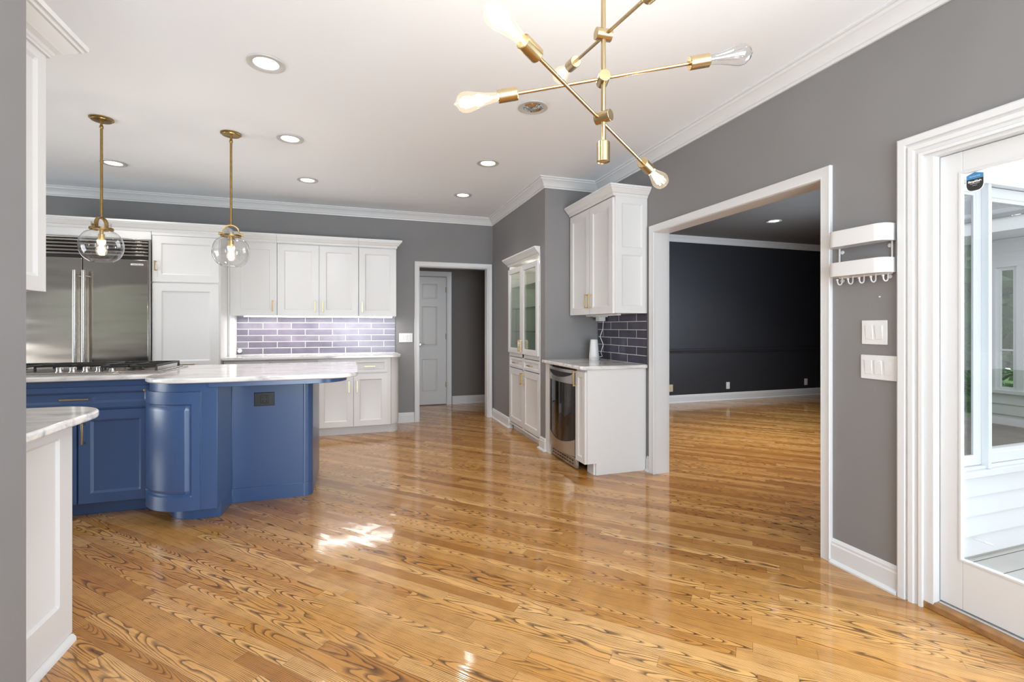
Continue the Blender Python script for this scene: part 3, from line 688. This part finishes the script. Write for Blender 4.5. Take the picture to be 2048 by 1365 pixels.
# curved corner door
RC = .305; CX0, CY0 = -.970, 3.745; La = RC*PI/2*.94
def fcur(u, v, d):
    Lc = La
    if u <= Lc:
        a = math.radians(185) + (u/Lc)*math.radians(85); q = RC+.020+d
        return (CX0+q*math.cos(a)-S[0], CY0+q*math.sin(a)-S[1], .108+v)
    return (CX0+(u-Lc)-S[0], CY0-(RC+.020+d)-S[1], .108+v)
wq = La+.052
e = MB().panel(wq, .735, [(.055, .085, wq-.045, .735-.075)], RAISED, fcur, .02, udiv=26).build('curved_door', M['blue'], r, angle=20)
MB().box(-1.335-S[0], -1.300-S[0], 3.765-S[1], 3.777-S[1], .818, .834).build('handle', M['brass'], e, .002)
o = MB().box(-.685-S[0], -.553-S[0], 3.802-S[1], 3.8105-S[1], .680, .777).build('outlet', M['black'], r, .003); o['label'] = 'black outlet cover under the counter overhang'
bo = MB()
bo.sweep([(-.642-S[0], .701), (-.642-S[0], .756), (-.592-S[0], .756), (-.592-S[0], .701)], [(0, 0), (.0025, 0), (.0025, .002), (0, .002)], lambda u, v, q: (u, 3.8025-q-S[1], v), closed=True)
for zz in (.716, .741):
    for xx in (-.628, -.606): bo.box(xx-.002-S[0], xx+.002-S[0], 3.8008-S[1], 3.8025-S[1], zz-.006, zz+.006)
bo.build('receptacle', simple('dark_grey_plastic', (.004, .004, .004), .2), o)
ictop = [(IX0, 3.755), (-1.285, 3.755)] + arc(-.985, 3.70, .30, 178, 268, 14) + [(-.80, 3.393), (-.30, 3.412)] + arc(-.15, 3.585, .17, -88, 0, 8) + arc(-.08, 4.50, .10, 0, 90, 6) + [(IX0, 4.60)]
o = MB().prism(ictop, .900, .930).build('countertop', M['marble'], bevel=.009, angle=25, shift=(-1.6, 4.0, 0)); o.location = (-1.6, 4.0, 0)
for md in o.modifiers: md.segments = 4
tag(o, 'white veined stone top of the blue island with rounded corners', 'countertop')
# cooktop
r = root('gas_cooktop', 'stainless gas cooktop with black grates set in the island top', 'cooktop', (-1.86, 4.14, .930))
b = MB(); b.prism_map([(-.60, -.27), (.60, -.27), (.60, .27), (-.60, .27)], 0, .008, XY); b.box(-.57, .57, -.245, .245, .008, .016); b.build('tray', M['steel2'], r, .003)
def grate(x0, x1, y0, y1):
    b = MB(); z = .048; t = .006
    for x in (x0, x1, (x0+x1)/2): b.box(x-t, x+t, y0-t, y1+t, z-.007, z+.007)
    for y in (y0, y1, (y0+y1)/2): b.box(x0, x1, y-t, y+t, z-.007, z+.007)
    for yy in ((y0*3+y1)/4, (y0+3*y1)/4): b.box(x0, x1, yy-.004, yy+.004, z-.002, z+.010)
    for x in (x0, x1):
        for y in (y0, y1): b.cyl((x, y, .0155), (x, y, z), .009, 8, .007)
    b.build('grate', M['iron'], r, .002)
grate(-.545, -.235, -.22, .225); grate(.235, .545, -.22, .225); grate(-.195, .195, -.075, .225)
for x, y in ((-.39, -.11), (-.39, .115), (.39, -.11), (.39, .115), (0, .075)):
    b = MB(); b.lathe([(0, .015), (.05, .015), (.05, .022), (.036, .026), (.036, .034), (0, .036)], (x, y, 0)); b.build('burner', M['iron'], r)
for i in range(5):
    b = MB(); b.lathe([(0, .0155), (.024, .0155), (.024, .020), (.019, .022), (.018, .046), (.016, .049), (0, .049)], (-.005+i*.072, -.195, 0)); b.build('knob', M['steel2'], r)

# ================================================================== LEFT FOREGROUND CABINETS
r = root('wall_cabinet', 'white wall cabinet with crown hanging at the left edge behind the grey wall end', 'cabinet', (-1.6, 1.94, 0)); S = (-1.6, 1.94, 0)
MB().box(-2.7, -1.066, 1.752, 2.12, 1.374, 2.235).build('body', M['cab'], r, .002, shift=S)
MB().panel(.372, .86, [(.045, .05, .327, .81)], SHAKER, lambda u, v, d: (-1.046+d-S[0], 1.758+u-S[1], 1.374+v), .02).build('end_panel', M['cab'], r, angle=20)
for a_ in (-1.60, -2.12):
    MB().panel(.50, .846, [(.055, .055, .445, .791)], SHAKER, lambda u, v, d: (a_+u-S[0], 2.137+d-S[1], 1.374+v), .016).build('door', M['cab'], r, angle=20)
b = MB().sweep([(-2.7, 2.135), (-1.046, 2.135), (-1.046, 1.752)], [(-o*1.35, h) for o, h in CC], lambda x, y, h: (x, y, 2.213+h)); b.build('crown', M['cab'], r, shift=S, angle=25)
r = root('base_cabinet', 'white base cabinet with panelled end in the left foreground beside the grey wall', 'cabinet', (-1.6, 2.05, 0)); S = (-1.6, 2.05, 0)
pl = [(-5.19, 1.752), (-1.092, 1.752), (-1.092, 2.30)] + arc(-1.142, 2.315, .05, 0, 90, 6) + [(-5.19, 2.365)]
MB().prism(pl, .0275, .883).build('body', M['cab'], r, .002, shift=S, angle=25)
MB().panel(.60, .855, [(.06, .145, .515, .795)], SHAKER, lambda u, v, d: (-1.072+d-S[0], 1.755+u-S[1], .028+v), .02).build('end_panel', M['cab'], r, .002, angle=20)
pl2 = [(-2.7, 1.752), (-1.066, 1.752), (-1.066, 2.335), (-1.085, 2.365), (-2.7, 2.365)]
b = MB().prism([(x-.006, y) for x, y in pl2], 0, .0275); b.sweep([(-1.072, 2.345), (-1.072, 1.752)], [(0, 0), (.0, .028), (-.008, .026), (-.016, .016), (-.018, 0)], XY); b.build('plinth', M['cab'], r, shift=S)
ct = [(-5.19, 1.751), (-.970, 1.751), (-.972, 2.20)] + arc(-1.172, 2.29, .198, 2, 92, 12) + [(-5.19, 2.49)]
o = MB().prism(ct, .884, .914).build('countertop', M['marble'], bevel=.009, angle=25, shift=(-1.6, 2.1, 0)); o.location = (-1.6, 2.1, 0)
for md in o.modifiers: md.segments = 4
tag(o, 'white veined stone countertop with rounded corner in the left foreground', 'countertop')

# ================================================================== GLAZED CUPBOARD (built into the wall)
# local frame: front faces -y; rotated so that the front looks towards -X; local x runs towards the camera
r = root('china_cabinet', 'white built-in china cabinet with two glass doors, drawers and lower doors', 'cabinet', (XC-.004, 5.585, 0), -PI/2)
Wc = 1.03
b = MB(); b.box(0, .02, .002, .42, .065, 2.05); b.box(Wc-.02, Wc, .002, .42, .065, 2.05); b.box(.02, Wc-.02, .002, .42, .065, .085); b.box(.02, Wc-.02, .002, .42, .895, .935)
b.box(.02, Wc-.02, .002, .42, 1.985, 2.05); b.box(.02, Wc-.02, .002, .42, .735, .755); b.box(.49, .54, .002, .02, .085, .935)
b.build('body', M['cab'], r, .002)
MB().box(.03, Wc-.03, .05, .42, 0, .065).build('toe_kick', M['cab'], r)
MB().box(.02, Wc-.02, .395, .415, .935, 1.985).build('back_panel', M['sage'], r)
SHG = glass('shelf_glass', (.78, .86, .80), 1.5)
for z in (1.19, 1.46, 1.72): MB().box(.022, Wc-.022, .04, .39, z, z+.008).build('glass_shelf', SHG, r)
for a, c, hx in ((.02, .512, .485), (.518, 1.01, .545)):
    g = MB().sweep([(a+.055, .995), (a+.055, 1.885), (c-.055, 1.885), (c-.055, .995)], [(.006, .004), (.006, .02), (-.055, .02), (-.055, 0), (0, 0)], lambda u, v, q: (u, q-.02, v), closed=True).build('glass_door', M['cab'], r, .0015)
    MB().box(a+.05, c-.05, -.008, -.004, .99, 1.89).build('door_pane', M['cabglass'], g, smooth=False)
    bar_pull(g, hx, -.02, 1.035, .13, True)
for a, c in ((.02, .512), (.518, 1.01)): shaker(r, 'drawer', a, c, .765, .888, -.0, M['cab'], ((a+c)/2, .825, .12, False), .026)
for a, c, hx in ((.02, .512, .485), (.518, 1.01, .545)): shaker(r, 'door', a, c, .10, .745, -.0, M['cab'], (hx, .655, .13, True), .06)
b = MB().sweep([(Wc+.008, .0), (-.03, .0), (-.03, .03)], [(-o, h) for o, h in CC], lambda x, y, h: (x, y, 1.985+h)); b.build('crown', M['cab'], r, angle=25)
point('china_cabinet_fill', (2.02, 5.0, 1.95), 4.5, (1, .93, .82), .03)  # light added to brighten the cabinet interior, without a fixture

# ================================================================== BAR NICHE
XF = 1.815
r = root('bar_cabinet', 'white narrow base cabinet with blank side panel beside the beverage cooler', 'cabinet', (XF, YN, 0), -PI/2)
# local x = YN - Y ; front faces -X
b = MB(); b.box(.672, .842, .02, .592, .10, .888); b.build('body', M['cab'], r, .002)
b = MB(); b.prism_map([(.105, 0), (.592, 0), (.592, .888), (.022, .888), (.022, .10), (.105, .10)], .842, .862, lambda y, z, x: (x, y, z)); b.build('side_panel', M['cab'], r, .001)
MB().box(.73, .842, .09, .57, 0, .10).build('toe_kick', M['cab'], r)
shaker(r, 'door', .684, .858, .10, .868, 0, M['cab'], (.70, .80, .13, True), .045)
tag(MB().box(XF, XR-.002, YN-.105, YN-.002, .0, .888).build('filler_panel', M['cab'], bevel=.001), 'white filler panel between the grey wall corner and the beverage cooler', 'panel')
# beverage cooler
r = root('beverage_cooler', 'stainless beverage cooler with dark glass door under the bar counter', 'refrigerator', (XF, YN-.112, 0), -PI/2)
w = .555
b = MB(); b.box(0, .02, .03, .54, .09, .875); b.box(w-.02, w, .03, .54, .09, .875); b.box(0, w, .52, .54, .09, .875); b.box(0, w, .03, .54, .09, .11); b.box(0, w, .03, .54, .855, .875); b.build('body', M['dark'], r)
bow = lambda u: -.030*(1-((u-w/2)/(w/2))**2)
def band(name, z0, z1, mat, a0=0., a1=0., yo=0., par=None, x0=0., x1=w):
    """bowed strip; a0/a1 bend its lower and upper edge"""
    b = MB(); n = 16; A = []
    for i in range(n+1):
        u = x0+(x1-x0)*i/n; k = 1-((u-w/2)/(w/2))**2
        A.append([b.bm.verts.new((u, bow(u)-d+yo, z)) for d in (.0, -.03) for z in (z0+a0*k, z1+a1*k)])
    for p, q in zip(A, A[1:]):
        b.face([p[0], q[0], q[1], p[1]]); b.face([p[2], p[3], q[3], q[2]]); b.face([p[1], q[1], q[3], p[3]]); b.face([p[0], p[2], q[2], q[0]])
    b.face([A[0][0], A[0][1], A[0][3], A[0][2]]); b.face([A[-1][0], A[-1][2], A[-1][3], A[-1][1]])
    return b.build(name, mat, par, angle=30)
dr = band('door', .745, .868, M['steel2'], .0, 0, 0, r)
band('lower_panel', .115, .262, M['steel2'], 0, -.055, 0, dr)
band('door_edge', .262, .745, M['black'], -.055, 0, .0, dr, 0, .05); band('door_edge', .262, .745, M['black'], -.055, 0, .0, dr, w-.05, w)
band('door_glass', .255, .747, M['tint'], -.055, 0, .006, dr, .05, w-.05)
b = MB(); n = 14; poly = [(.03+.495*i/n, .842) for i in range(n+1)] + [(.525-.495*i/n, .842-.052*math.sin(PI*i/n)**.6) for i in range(1, n)]
A = [b.bm.verts.new((u, bow(u)-.008, z)) for u, z in poly]; B = [b.bm.verts.new((u, bow(u)+.004, z)) for u, z in poly]
b.face(A); b.face(B[::-1]); m_ = len(poly)
for i in range(m_): b.face([A[i], A[(i+1) % m_], B[(i+1) % m_], B[i]])
b.build('handle', M['black'], dr)
for z in (.30, .43, .56): 
    b = MB()
    for y in (.07, .15, .23, .31, .39, .47): b.cyl((.022, y, z), (w-.022, y, z), .0035, 6)
    b.box(.022, w-.022, .05, .058, z-.012, z+.010); b.build('shelf', M['steel2'], r)
g = MB().box(.0, w, .012, .04, .012, .10).build('grille', M['steel2'], r, .002)
for i in range(9):
    for j in range(2): MB().box(.05+i*.053, .05+i*.053+.032, .0105, .0135, .035+j*.028, .047+j*.028).build('vent_slot', M['stk_k'], g, smooth=False)
o = MB().prism([(1.772, YN-.001), (XR-.001, YN-.001), (XR-.001, 3.535), (1.80, 3.535), (1.772, 3.563)], .889, .920).build('countertop', M['marble'], bevel=.008, angle=25, shift=(2.1, 4.0, 0)); o.location = (2.1, 4.0, 0)
tag(o, 'white veined stone countertop on the small bar by the wide opening', 'countertop')
tag(MB().box(XR-.011, XR-.0005, 3.558, YN-.012, .9205, 1.372).build('tile_backsplash', M['tileB'], smooth=False), 'dark slate-blue tile backsplash above the small bar counter', 'backsplash')
r = root('wall_cabinet', 'white two-door wall cabinet with tall crown above the bar counter', 'cabinet', (2.075, YN-.02, 0), -PI/2)
wu = .845
MB().box(0, wu, .02, .333, 1.366, 2.375).build('body', M['cab'], r, .002)
shaker(r, 'door', .004, .419, 1.364, 2.352, 0, M['cab'], (.388, 1.487, .13, True), .062); shaker(r, 'door', .425, .84, 1.364, 2.352, 0, M['cab'], (.456, 1.487, .13, True), .062)
b = MB().panel(.333-.02, 1.0, [(.062, .06, .263, .50), (.062, .56, .263, .94)], SHAKER, lambda u, v, d: (wu+.012+d, .02+u, 1.366+v), .013); b.build('side_panel', M['cab'], r, .001, angle=20)
b = MB().sweep([(wu+.012, .333), (wu+.012, 0), (0, 0), (0, .333)], [(-o*1.0, h*.9) for o, h in CC], lambda x, y, h: (x, y, 2.36+h))
b.bm.free(); b = MB().sweep([(0, 0), (wu+.012, 0), (wu+.012, .333)], [(o, h*.92) for o, h in CC], lambda x, y, h: (x, y, 2.36+h)); b.build('crown', M['cab'], r, angle=25)
tag(MB().box(2.20, 2.24, 3.70, 4.30, 1.350, 1.3655).build('light_strip', M['white'], bevel=.003), 'unlit white light strip under the bar wall cabinet', 'light strip')
r = root('power_adapter', 'white power adapter plugged in under the bar wall cabinet', 'plug', (2.335, 4.26, 1.31))
b = MB(); b.box(-.05, .06, -.06, .06, .035, .055); b.box(-.03, .04, -.045, .03, -.005, .037); b.build('adapter_body', M['white'], r, .004)
MB().tube([(.03, -.02, 0), (.035, .0, -.08), (.02, .03, -.16), (.04, .0, -.24), (.03, .03, -.32), (.045, .03, -.36), (.0, .05, -.375)], .0035, 8).build('cord', M['white'], r)
r = root('wireless_base_station', 'white tapered cylinder device standing on the bar counter', 'speaker', (2.25, 4.22, .920))
MB().lathe([(0, 0), (.048, 0), (.050, .004), (.050, .024)], (0, 0, 0), seg=32).build('base_ring', M['metalw'], r)
MB().lathe([(.0, .025), (.0495, .025), (.049, .04), (.036, .196), (.033, .203), (0, .205)], (0, 0, 0), seg=32).build('body', M['white'], r)

# ================================================================== RIGHT WALL FITTINGS
r = root('wall_shelf_rack', 'white metal two-tier wall rack with five hooks beside the glass door', 'wall rack', (XR, 1.694, 1.6), -PI/2)
def tray(z0, z1):
    b = MB(); w = .14; dp = .085; n = 8; path = [(-w, -.004), (-w, -.04)] + [(-w+.045-.045*math.cos(PI/2*i/n), -.04-.045*math.sin(PI/2*i/n)) for i in range(1, n+1)] + [(w-.045+.045*math.sin(PI/2*i/n), -.085+.045*(1-math.cos(PI/2*i/n))) for i in range(0, n+1)] + [(w, -.004)]
    b.prism(path, z0, z0+.004)
    b.sweep(path, [(0, z0), (0, z1), (.003, z1), (.003, z0)], XY); b.sweep(path, [(-.002, z1-.004), (.004, z1-.004), (.004, z1), (-.002, z1)], XY)
    return b.build('tray', M['metalw'], r, angle=30)
tray(.055, .135); tray(-.095, -.025)
b = MB(); b.tube([(-.128, -.006, .13), (-.128, -.006, -.10)], .0045, 8); b.tube([(.128, -.006, .13), (.128, -.006, -.10)], .0045, 8); b.tube([(-.128, -.006, -.097), (.128, -.006, -.097)], .0045, 8)
for x in (-.128, .128):
    for z in (.035, -.112): b.lathe([(0, 0), (.010, 0), (.010, .004), (.004, .006), (0, .007)], (x-.012*(1 if x > 0 else -1), 0, z), (0, -1, 0), 12)
b.build('wire_frame', M['metalw'], r)
for i in range(5):
    x = -.112+i*.056
    pts = [(x, -.010, -.092), (x, -.010, -.118)] + [(x, -.010-.016+.016*math.cos(a), -.118-.016*math.sin(a)) for a in [PI*k/8 for k in range(1, 8)]] + [(x, -.043, -.112)]
    h = MB().tube(pts, .0032, 8); h.lathe([(0, -.006), (.005, -.003), (.006, 0), (.005, .003), (0, .006)], (x, -.044, -.109), (0, 0, 1), 10); h.build('hook', M['metalw'], r)
wall_plate('switch_plate', 'white two-rocker switch plate beside the glass door, upper of the pair', 2, (XR, 1.648, 1.2215), -PI/2, .119)
wall_plate('switch_plate', 'white three-rocker switch plate beside the glass door, lower of the pair', 3, (XR, 1.629, 1.0515), -PI/2, .167)
tag(MB().lathe([(0, 0), (.004, 0), (.004, .004), (0, .005)], (XR, 1.625, 1.394), (-1, 0, 0), 10).build('wall_anchor', M['white']), 'tiny white screw anchor in the grey wall under the hook rack', 'screw')

# sticker on the glass door
XS = DXF+.0125
r = root('security_sticker', 'blue and black shield-shaped security sticker in the corner of the glass door', 'sticker', (XS, 1.2815, 1.857), -PI/2)
def shield(sx, top): 
    return [(-.0325*sx, top), (.0, top+.012*sx), (.0325*sx, top)] + [(.0325*sx*math.cos(a)**.6 if math.cos(a) > 0 else 0, -.008-.034*sx*math.sin(a)) for a in [PI/2*k/8 for k in range(0, 9)]] + [(-.0325*sx*max(0, math.cos(a))**.6, -.008-.034*sx*math.sin(a)) for a in [PI/2*k/8 for k in range(7, -1, -1)]]
fs = lambda u, v, q: (u, -q, v)
MB().prism_map(shield(1.0, .034), 0, .0006, fs).build('sticker_border', M['stk_w'], r, smooth=False)
MB().prism_map([(x, min(z, .0125)) for x, z in shield(.93, .033)][0:1] + [(x, z) for x, z in [(-.0302, .0125), (.0302, .0125)]] + [p for p in shield(.93, .033)[3:]], .0006, .001, fs).build('sticker_body', M['stk_k'], r, smooth=False)
MB().prism_map([(-.0302, .0125), (-.0302, .031), (0, .0415), (.0302, .031), (.0302, .0125)], .0007, .0011, fs).build('sticker_band', M['stk_b'], r, smooth=False)
def text(body, size, loc, parent, mat, name, bold=0.0, sp=1.0):
    cu = bpy.data.curves.new(name, 'FONT'); cu.body = body; cu.size = size; cu.align_x = 'CENTER'; cu.align_y = 'CENTER'; cu.extrude = .0002; cu.offset = bold; cu.space_character = sp
    to = bpy.data.objects.new(name, cu); COL.objects.link(to)
    bpy.context.view_layer.update()
    me = bpy.data.meshes.new_from_object(to.evaluated_get(bpy.context.evaluated_depsgraph_get()))
    bpy.data.objects.remove(to); me.materials.clear(); me.materials.append(mat)
    o = bpy.data.objects.new(name, me); COL.objects.link(o); o.parent = parent; o.location = loc; o.rotation_euler = (PI/2, 0, 0); return o
text('SimpliSafe', .0122, (0, -.0013, .001), r, M['stk_w'], 'lettering', .00035)
text('PROTECTED', .0062, (0, -.0015, .0235), r, simple('sticker_pale_blue', (.45, .68, .85), .5), 'lettering', .0001, 1.15)
text('HOME SECURITY', .0042, (0, -.0013, -.0085), r, M['stk_w'], 'lettering', 0, 1.1)
text('simplisafe.com', .0030, (0, -.0013, -.0165), r, M['stk_w'], 'lettering')

r.scale = (.95, .95, .95)
# ================================================================== DINING ROOM FITTINGS
def outlet(label, x, mat, z=.247):
    r = root('wall_outlet', label, 'outlet', (x, 6.55, z))
    MB().box(-.036, .036, -.007, 0, -.058, .058).build('plate', mat, r, .002)
    MB().box(-.017, .017, -.010, -.006, -.034, .034).build('receptacle', mat, r, .002)
outlet('white outlet plate low on the dark wall, nearer the middle', 6.04, M['white']); outlet('white outlet plate low on the dark wall, farther right', 7.80, M['white'])
outlet('beige outlet plate low on the dark wall beside the opening jamb', 4.89, M['beige'])

# ================================================================== RECESSED LIGHTS
def recessed(label, x, y, lit=True, power=20, r_=.082):
    t = root('recessed_light', label, 'ceiling light', (x, y, CZ), 0)
    k = r_/.082
    MB().lathe([(.068*k, -.001), (.098*k, -.001), (.100*k, -.004), (.098*k, -.008), (.074*k, -.0085), (.066*k, -.004)], seg=40, closed=False).build('trim_ring', M['ring'], t)
    if lit:
        MB().lathe([(.076*k, -.006), (.064*k, -.0035), (0, -.003)], seg=40, closed=False).build('lens', M['lamp'], t)
        spot('downlight', (x, y, CZ-.03), power)
    else:
        MB().lathe([(.072*k, -.004), (.06*k, -.010), (.05*k, -.006), (.035*k, -.014), (.02*k, -.010), (0, -.016)], seg=40, closed=False).build('reflector', M['refl'], t)
recessed('lit round recessed ceiling light left of the brass chandelier, nearest the camera', -.477, 2.986)
recessed('lit round recessed ceiling light between the right pendant and the chandelier', -.488, 4.122)
recessed('lit round recessed ceiling light above the wall cabinets, right of the pendants', -.457, 5.23)
recessed('lit round recessed ceiling light behind the rod of the left pendant', -2.085, 5.241)
recessed('lit round recessed ceiling light between the unlit mirror one and the one nearest the hall', 1.148, 4.173)
recessed('lit round recessed ceiling light nearest the hall doorway', 1.158, 5.274)
recessed('unlit round recessed ceiling light with mirror reflector beside the chandelier', 1.146, 3.015, False)
recessed('lit round recessed ceiling light in the dark dining room', 5.596, 5.196, True, 90)
for x, y in ((3.75, 3.75),): spot('dining_downlight', (x, y, CZ-.03), 200, (1, .86, .66), 85)
spot('hall_fill_light', (.2, 7.0, CZ-.03), 30, (1, .86, .70))  # unseen warm light added to brighten the hall

# ================================================================== PENDANTS
def pendant(label, x, y, yaw):
    t = root('pendant_light', label, 'pendant light', (x, y, 0), yaw)
    MB().lathe([(0, 2.7395), (.072, 2.7395), (.072, 2.732), (.062, 2.728), (.060, 2.722), (.012, 2.716), (0, 2.716)], seg=32).build('canopy', M['bronze'], t)
    b = MB(); b.cyl((0, 0, 2.02), (0, 0, 2.72), .0085, 14); b.lathe([(.0085, 2.69), (.012, 2.685), (.012, 2.67), (.0085, 2.665)], seg=14); b.build('rod', M['bronze'], t)
    # yoke
    b = MB(); pts = [(-.052, 0, 1.953), (-.052, 0, 1.985)] + [(-.052*math.cos(a), 0, 1.985+.045*math.sin(a)) for a in [PI*k/12 for k in range(1, 12)]] + [(.052, 0, 1.985), (.052, 0, 1.953)]
    prev = None; rings = []
    for p in pts: rings.append([b.bm.verts.new((p[0]*s, yy, p[2]+(s-1)*.06)) for s, yy in ((1.06, -.012), (1.06, .012), (.94, .012), (.94, -.012))])
    for p, q in zip(rings, rings[1:]):
        for k in range(4): b.face([p[k], p[(k+1) % 4], q[(k+1) % 4], q[k]])
    b.face(rings[0][::-1]); b.face(rings[-1]); b.build('yoke', M['bronze'], t, angle=30)
    b = MB(); b.lathe([(.062, 1.942), (.070, 1.942), (.070, 1.956), (.062, 1.956), (.062, 1.942)], seg=32, closed=False)
    for s in (-1, 1): b.cyl((s*.052, 0, 1.962), (s*.084, 0, 1.962), .010, 10)
    b.build('collar', M['bronze'], t)
    b = MB(); b.lathe([(0, 1.95), (.012, 1.95), (.012, 1.915), (.0195, 1.912), (.0195, 1.868), (0, 1.866)], seg=20); b.build('socket', M['gold'], t)
    # squat globe of clear glass, open neck
    prof = [(.058, 1.995), (.057, 1.95), (.060, 1.937)]
    for k in range(1, 22):
        a = math.radians(68-k*6.8); prof.append((.030+.099*max(0, math.cos(a))**.85, 1.826+.115*math.sin(a)))
    prof = [p for p in prof if p[1] > 1.716] + [(.066, 1.713), (.05, 1.7115), (0, 1.711)]
    MB().lathe(prof, seg=40, closed=False).build('glass_globe', M['globe'], t)
    bu = MB().lathe([(.013, 1.868), (.016, 1.855), (.026, 1.832), (.033, 1.800), (.033, 1.783), (.023, 1.762), (0, 1.755)], seg=20, closed=False).build('bulb', M['bulb'], t)
    b = MB(); b.lathe([(0, 1.858), (.007, 1.85), (.017, 1.80), (.014, 1.778), (0, 1.772)], seg=10); b.build('filament', M['fil'], bu)
    point('pendant_lamp', (x, y, 1.80), 8, (1, .90, .78))
pendant('brass and clear glass globe pendant hanging over the cooktop, in front of the refrigerator', -1.722, 4.15, math.radians(80))
pendant('brass and clear glass globe pendant in front of the white wall cabinets', -.907, 4.158, math.radians(12))

# ================================================================== CHANDELIER
CHX, CHY = .744, 1.334
t = root('chandelier', 'brushed brass chandelier of crossing rods with bare filament bulbs', 'chandelier', (CHX, CHY, 0)); S = Vector((CHX, CHY, 0))
MB().cyl((0, 0, 1.82), (0, 0, 2.72), .0075, 16).build('stem', M['brass'], t)
MB().lathe([(0, 2.7395), (.065, 2.7395), (.065, 2.72), (.055, 2.712), (.01, 2.708), (0, 2.708)], seg=32).build('canopy', M['brass'], t)
BULB = [(.013, -.002), (.0145, .012), (.0175, .035), (.024, .065), (.0305, .090), (.032, .102), (.0295, .116), (.021, .128), (.008, .134), (.003, .140), (0, .141)]
def end(p, d, par, lit, bulb=True):
    """socket starting at p along d, with its bulb"""
    d = Vector(d).normalized(); p = Vector(p)
    so = MB().lathe([(0, 0), (.019, 0), (.0205, .002), (.0205, .062), (.018, .064), (.0165, .061), (0, .0605)], p, d, 24).build('socket', M['brass'], par)
    if not bulb: return
    bu = MB().lathe(BULB, p+d*.062, d, 24, closed=False).build('bulb', M['bulb'] if lit else M['bulboff'], so)
    if lit: bu['label'] = 'lit filament bulb'
    else: bu['label'] = 'unlit clear bulb'
    q = d.orthogonal().normalized(); w_ = d.cross(q)
    if lit: point('chandelier_lamp', p+d*.13+S, 3.2, (1, .88, .74))
    return bu, p+d*.062, d, q, w_
def filament(bu, p, d, q, w_, lit):
    b = MB()
    for k in range(7):
        a = 2*PI*k/7; o1 = (q*math.cos(a)+w_*math.sin(a))*.006; a2 = a+.4; o2 = (q*math.cos(a2)+w_*math.sin(a2))*.016
        b.tube([p+d*.03+o1, p+d*.075+(o1+o2)*.5, p+d*.108+o2], .0030 if lit else .0006, 5)
    b.tube([p, p+d*.03], .003, 6)
    return b
def arm(a, c, m, lit):
    a, c, m = (Vector(v)-S for v in (a, c, m)); d = (c-a).normalized()
    off = m - (a+c)/2
    rod = MB().cyl(a, c, .0055, 14).build('rod', M['brass'], t)
    mid = (a+c)/2
    v = Vector((mid.x, mid.y, 0)); 
    ax = d.cross(Vector((0, 0, 1))).normalized()
    j = MB().cyl(Vector((0, 0, m.z))-ax*.026, Vector((0, 0, m.z))+ax*.026, .0185, 24).build('joint', M['brass'], t, .001)
    for p, dd, l_ in ((a, -d, lit[0]), (c, d, lit[1])):
        e = end(p, dd, rod, l_)
        f = filament(*e[:], l_)
        fo = f.build('filament', M['fil'] if l_ else M['steel2'], None)
        fo.parent = t; fo.name = 'filament'
arm((.457, 1.170, 1.964), (1.002, 1.508, 1.853), (.744, 1.334, 1.911), (True, True))
arm((.487, 1.419, 1.986), (1.001, 1.249, 2.080), (.744, 1.334, 2.031), (True, False))
arm((.736, 1.083, 2.124), (.768, 1.579, 2.222), (.744, 1.334, 2.171), (True, True))
end((0, 0, 1.832), (0, 0, -1), t, False, False)
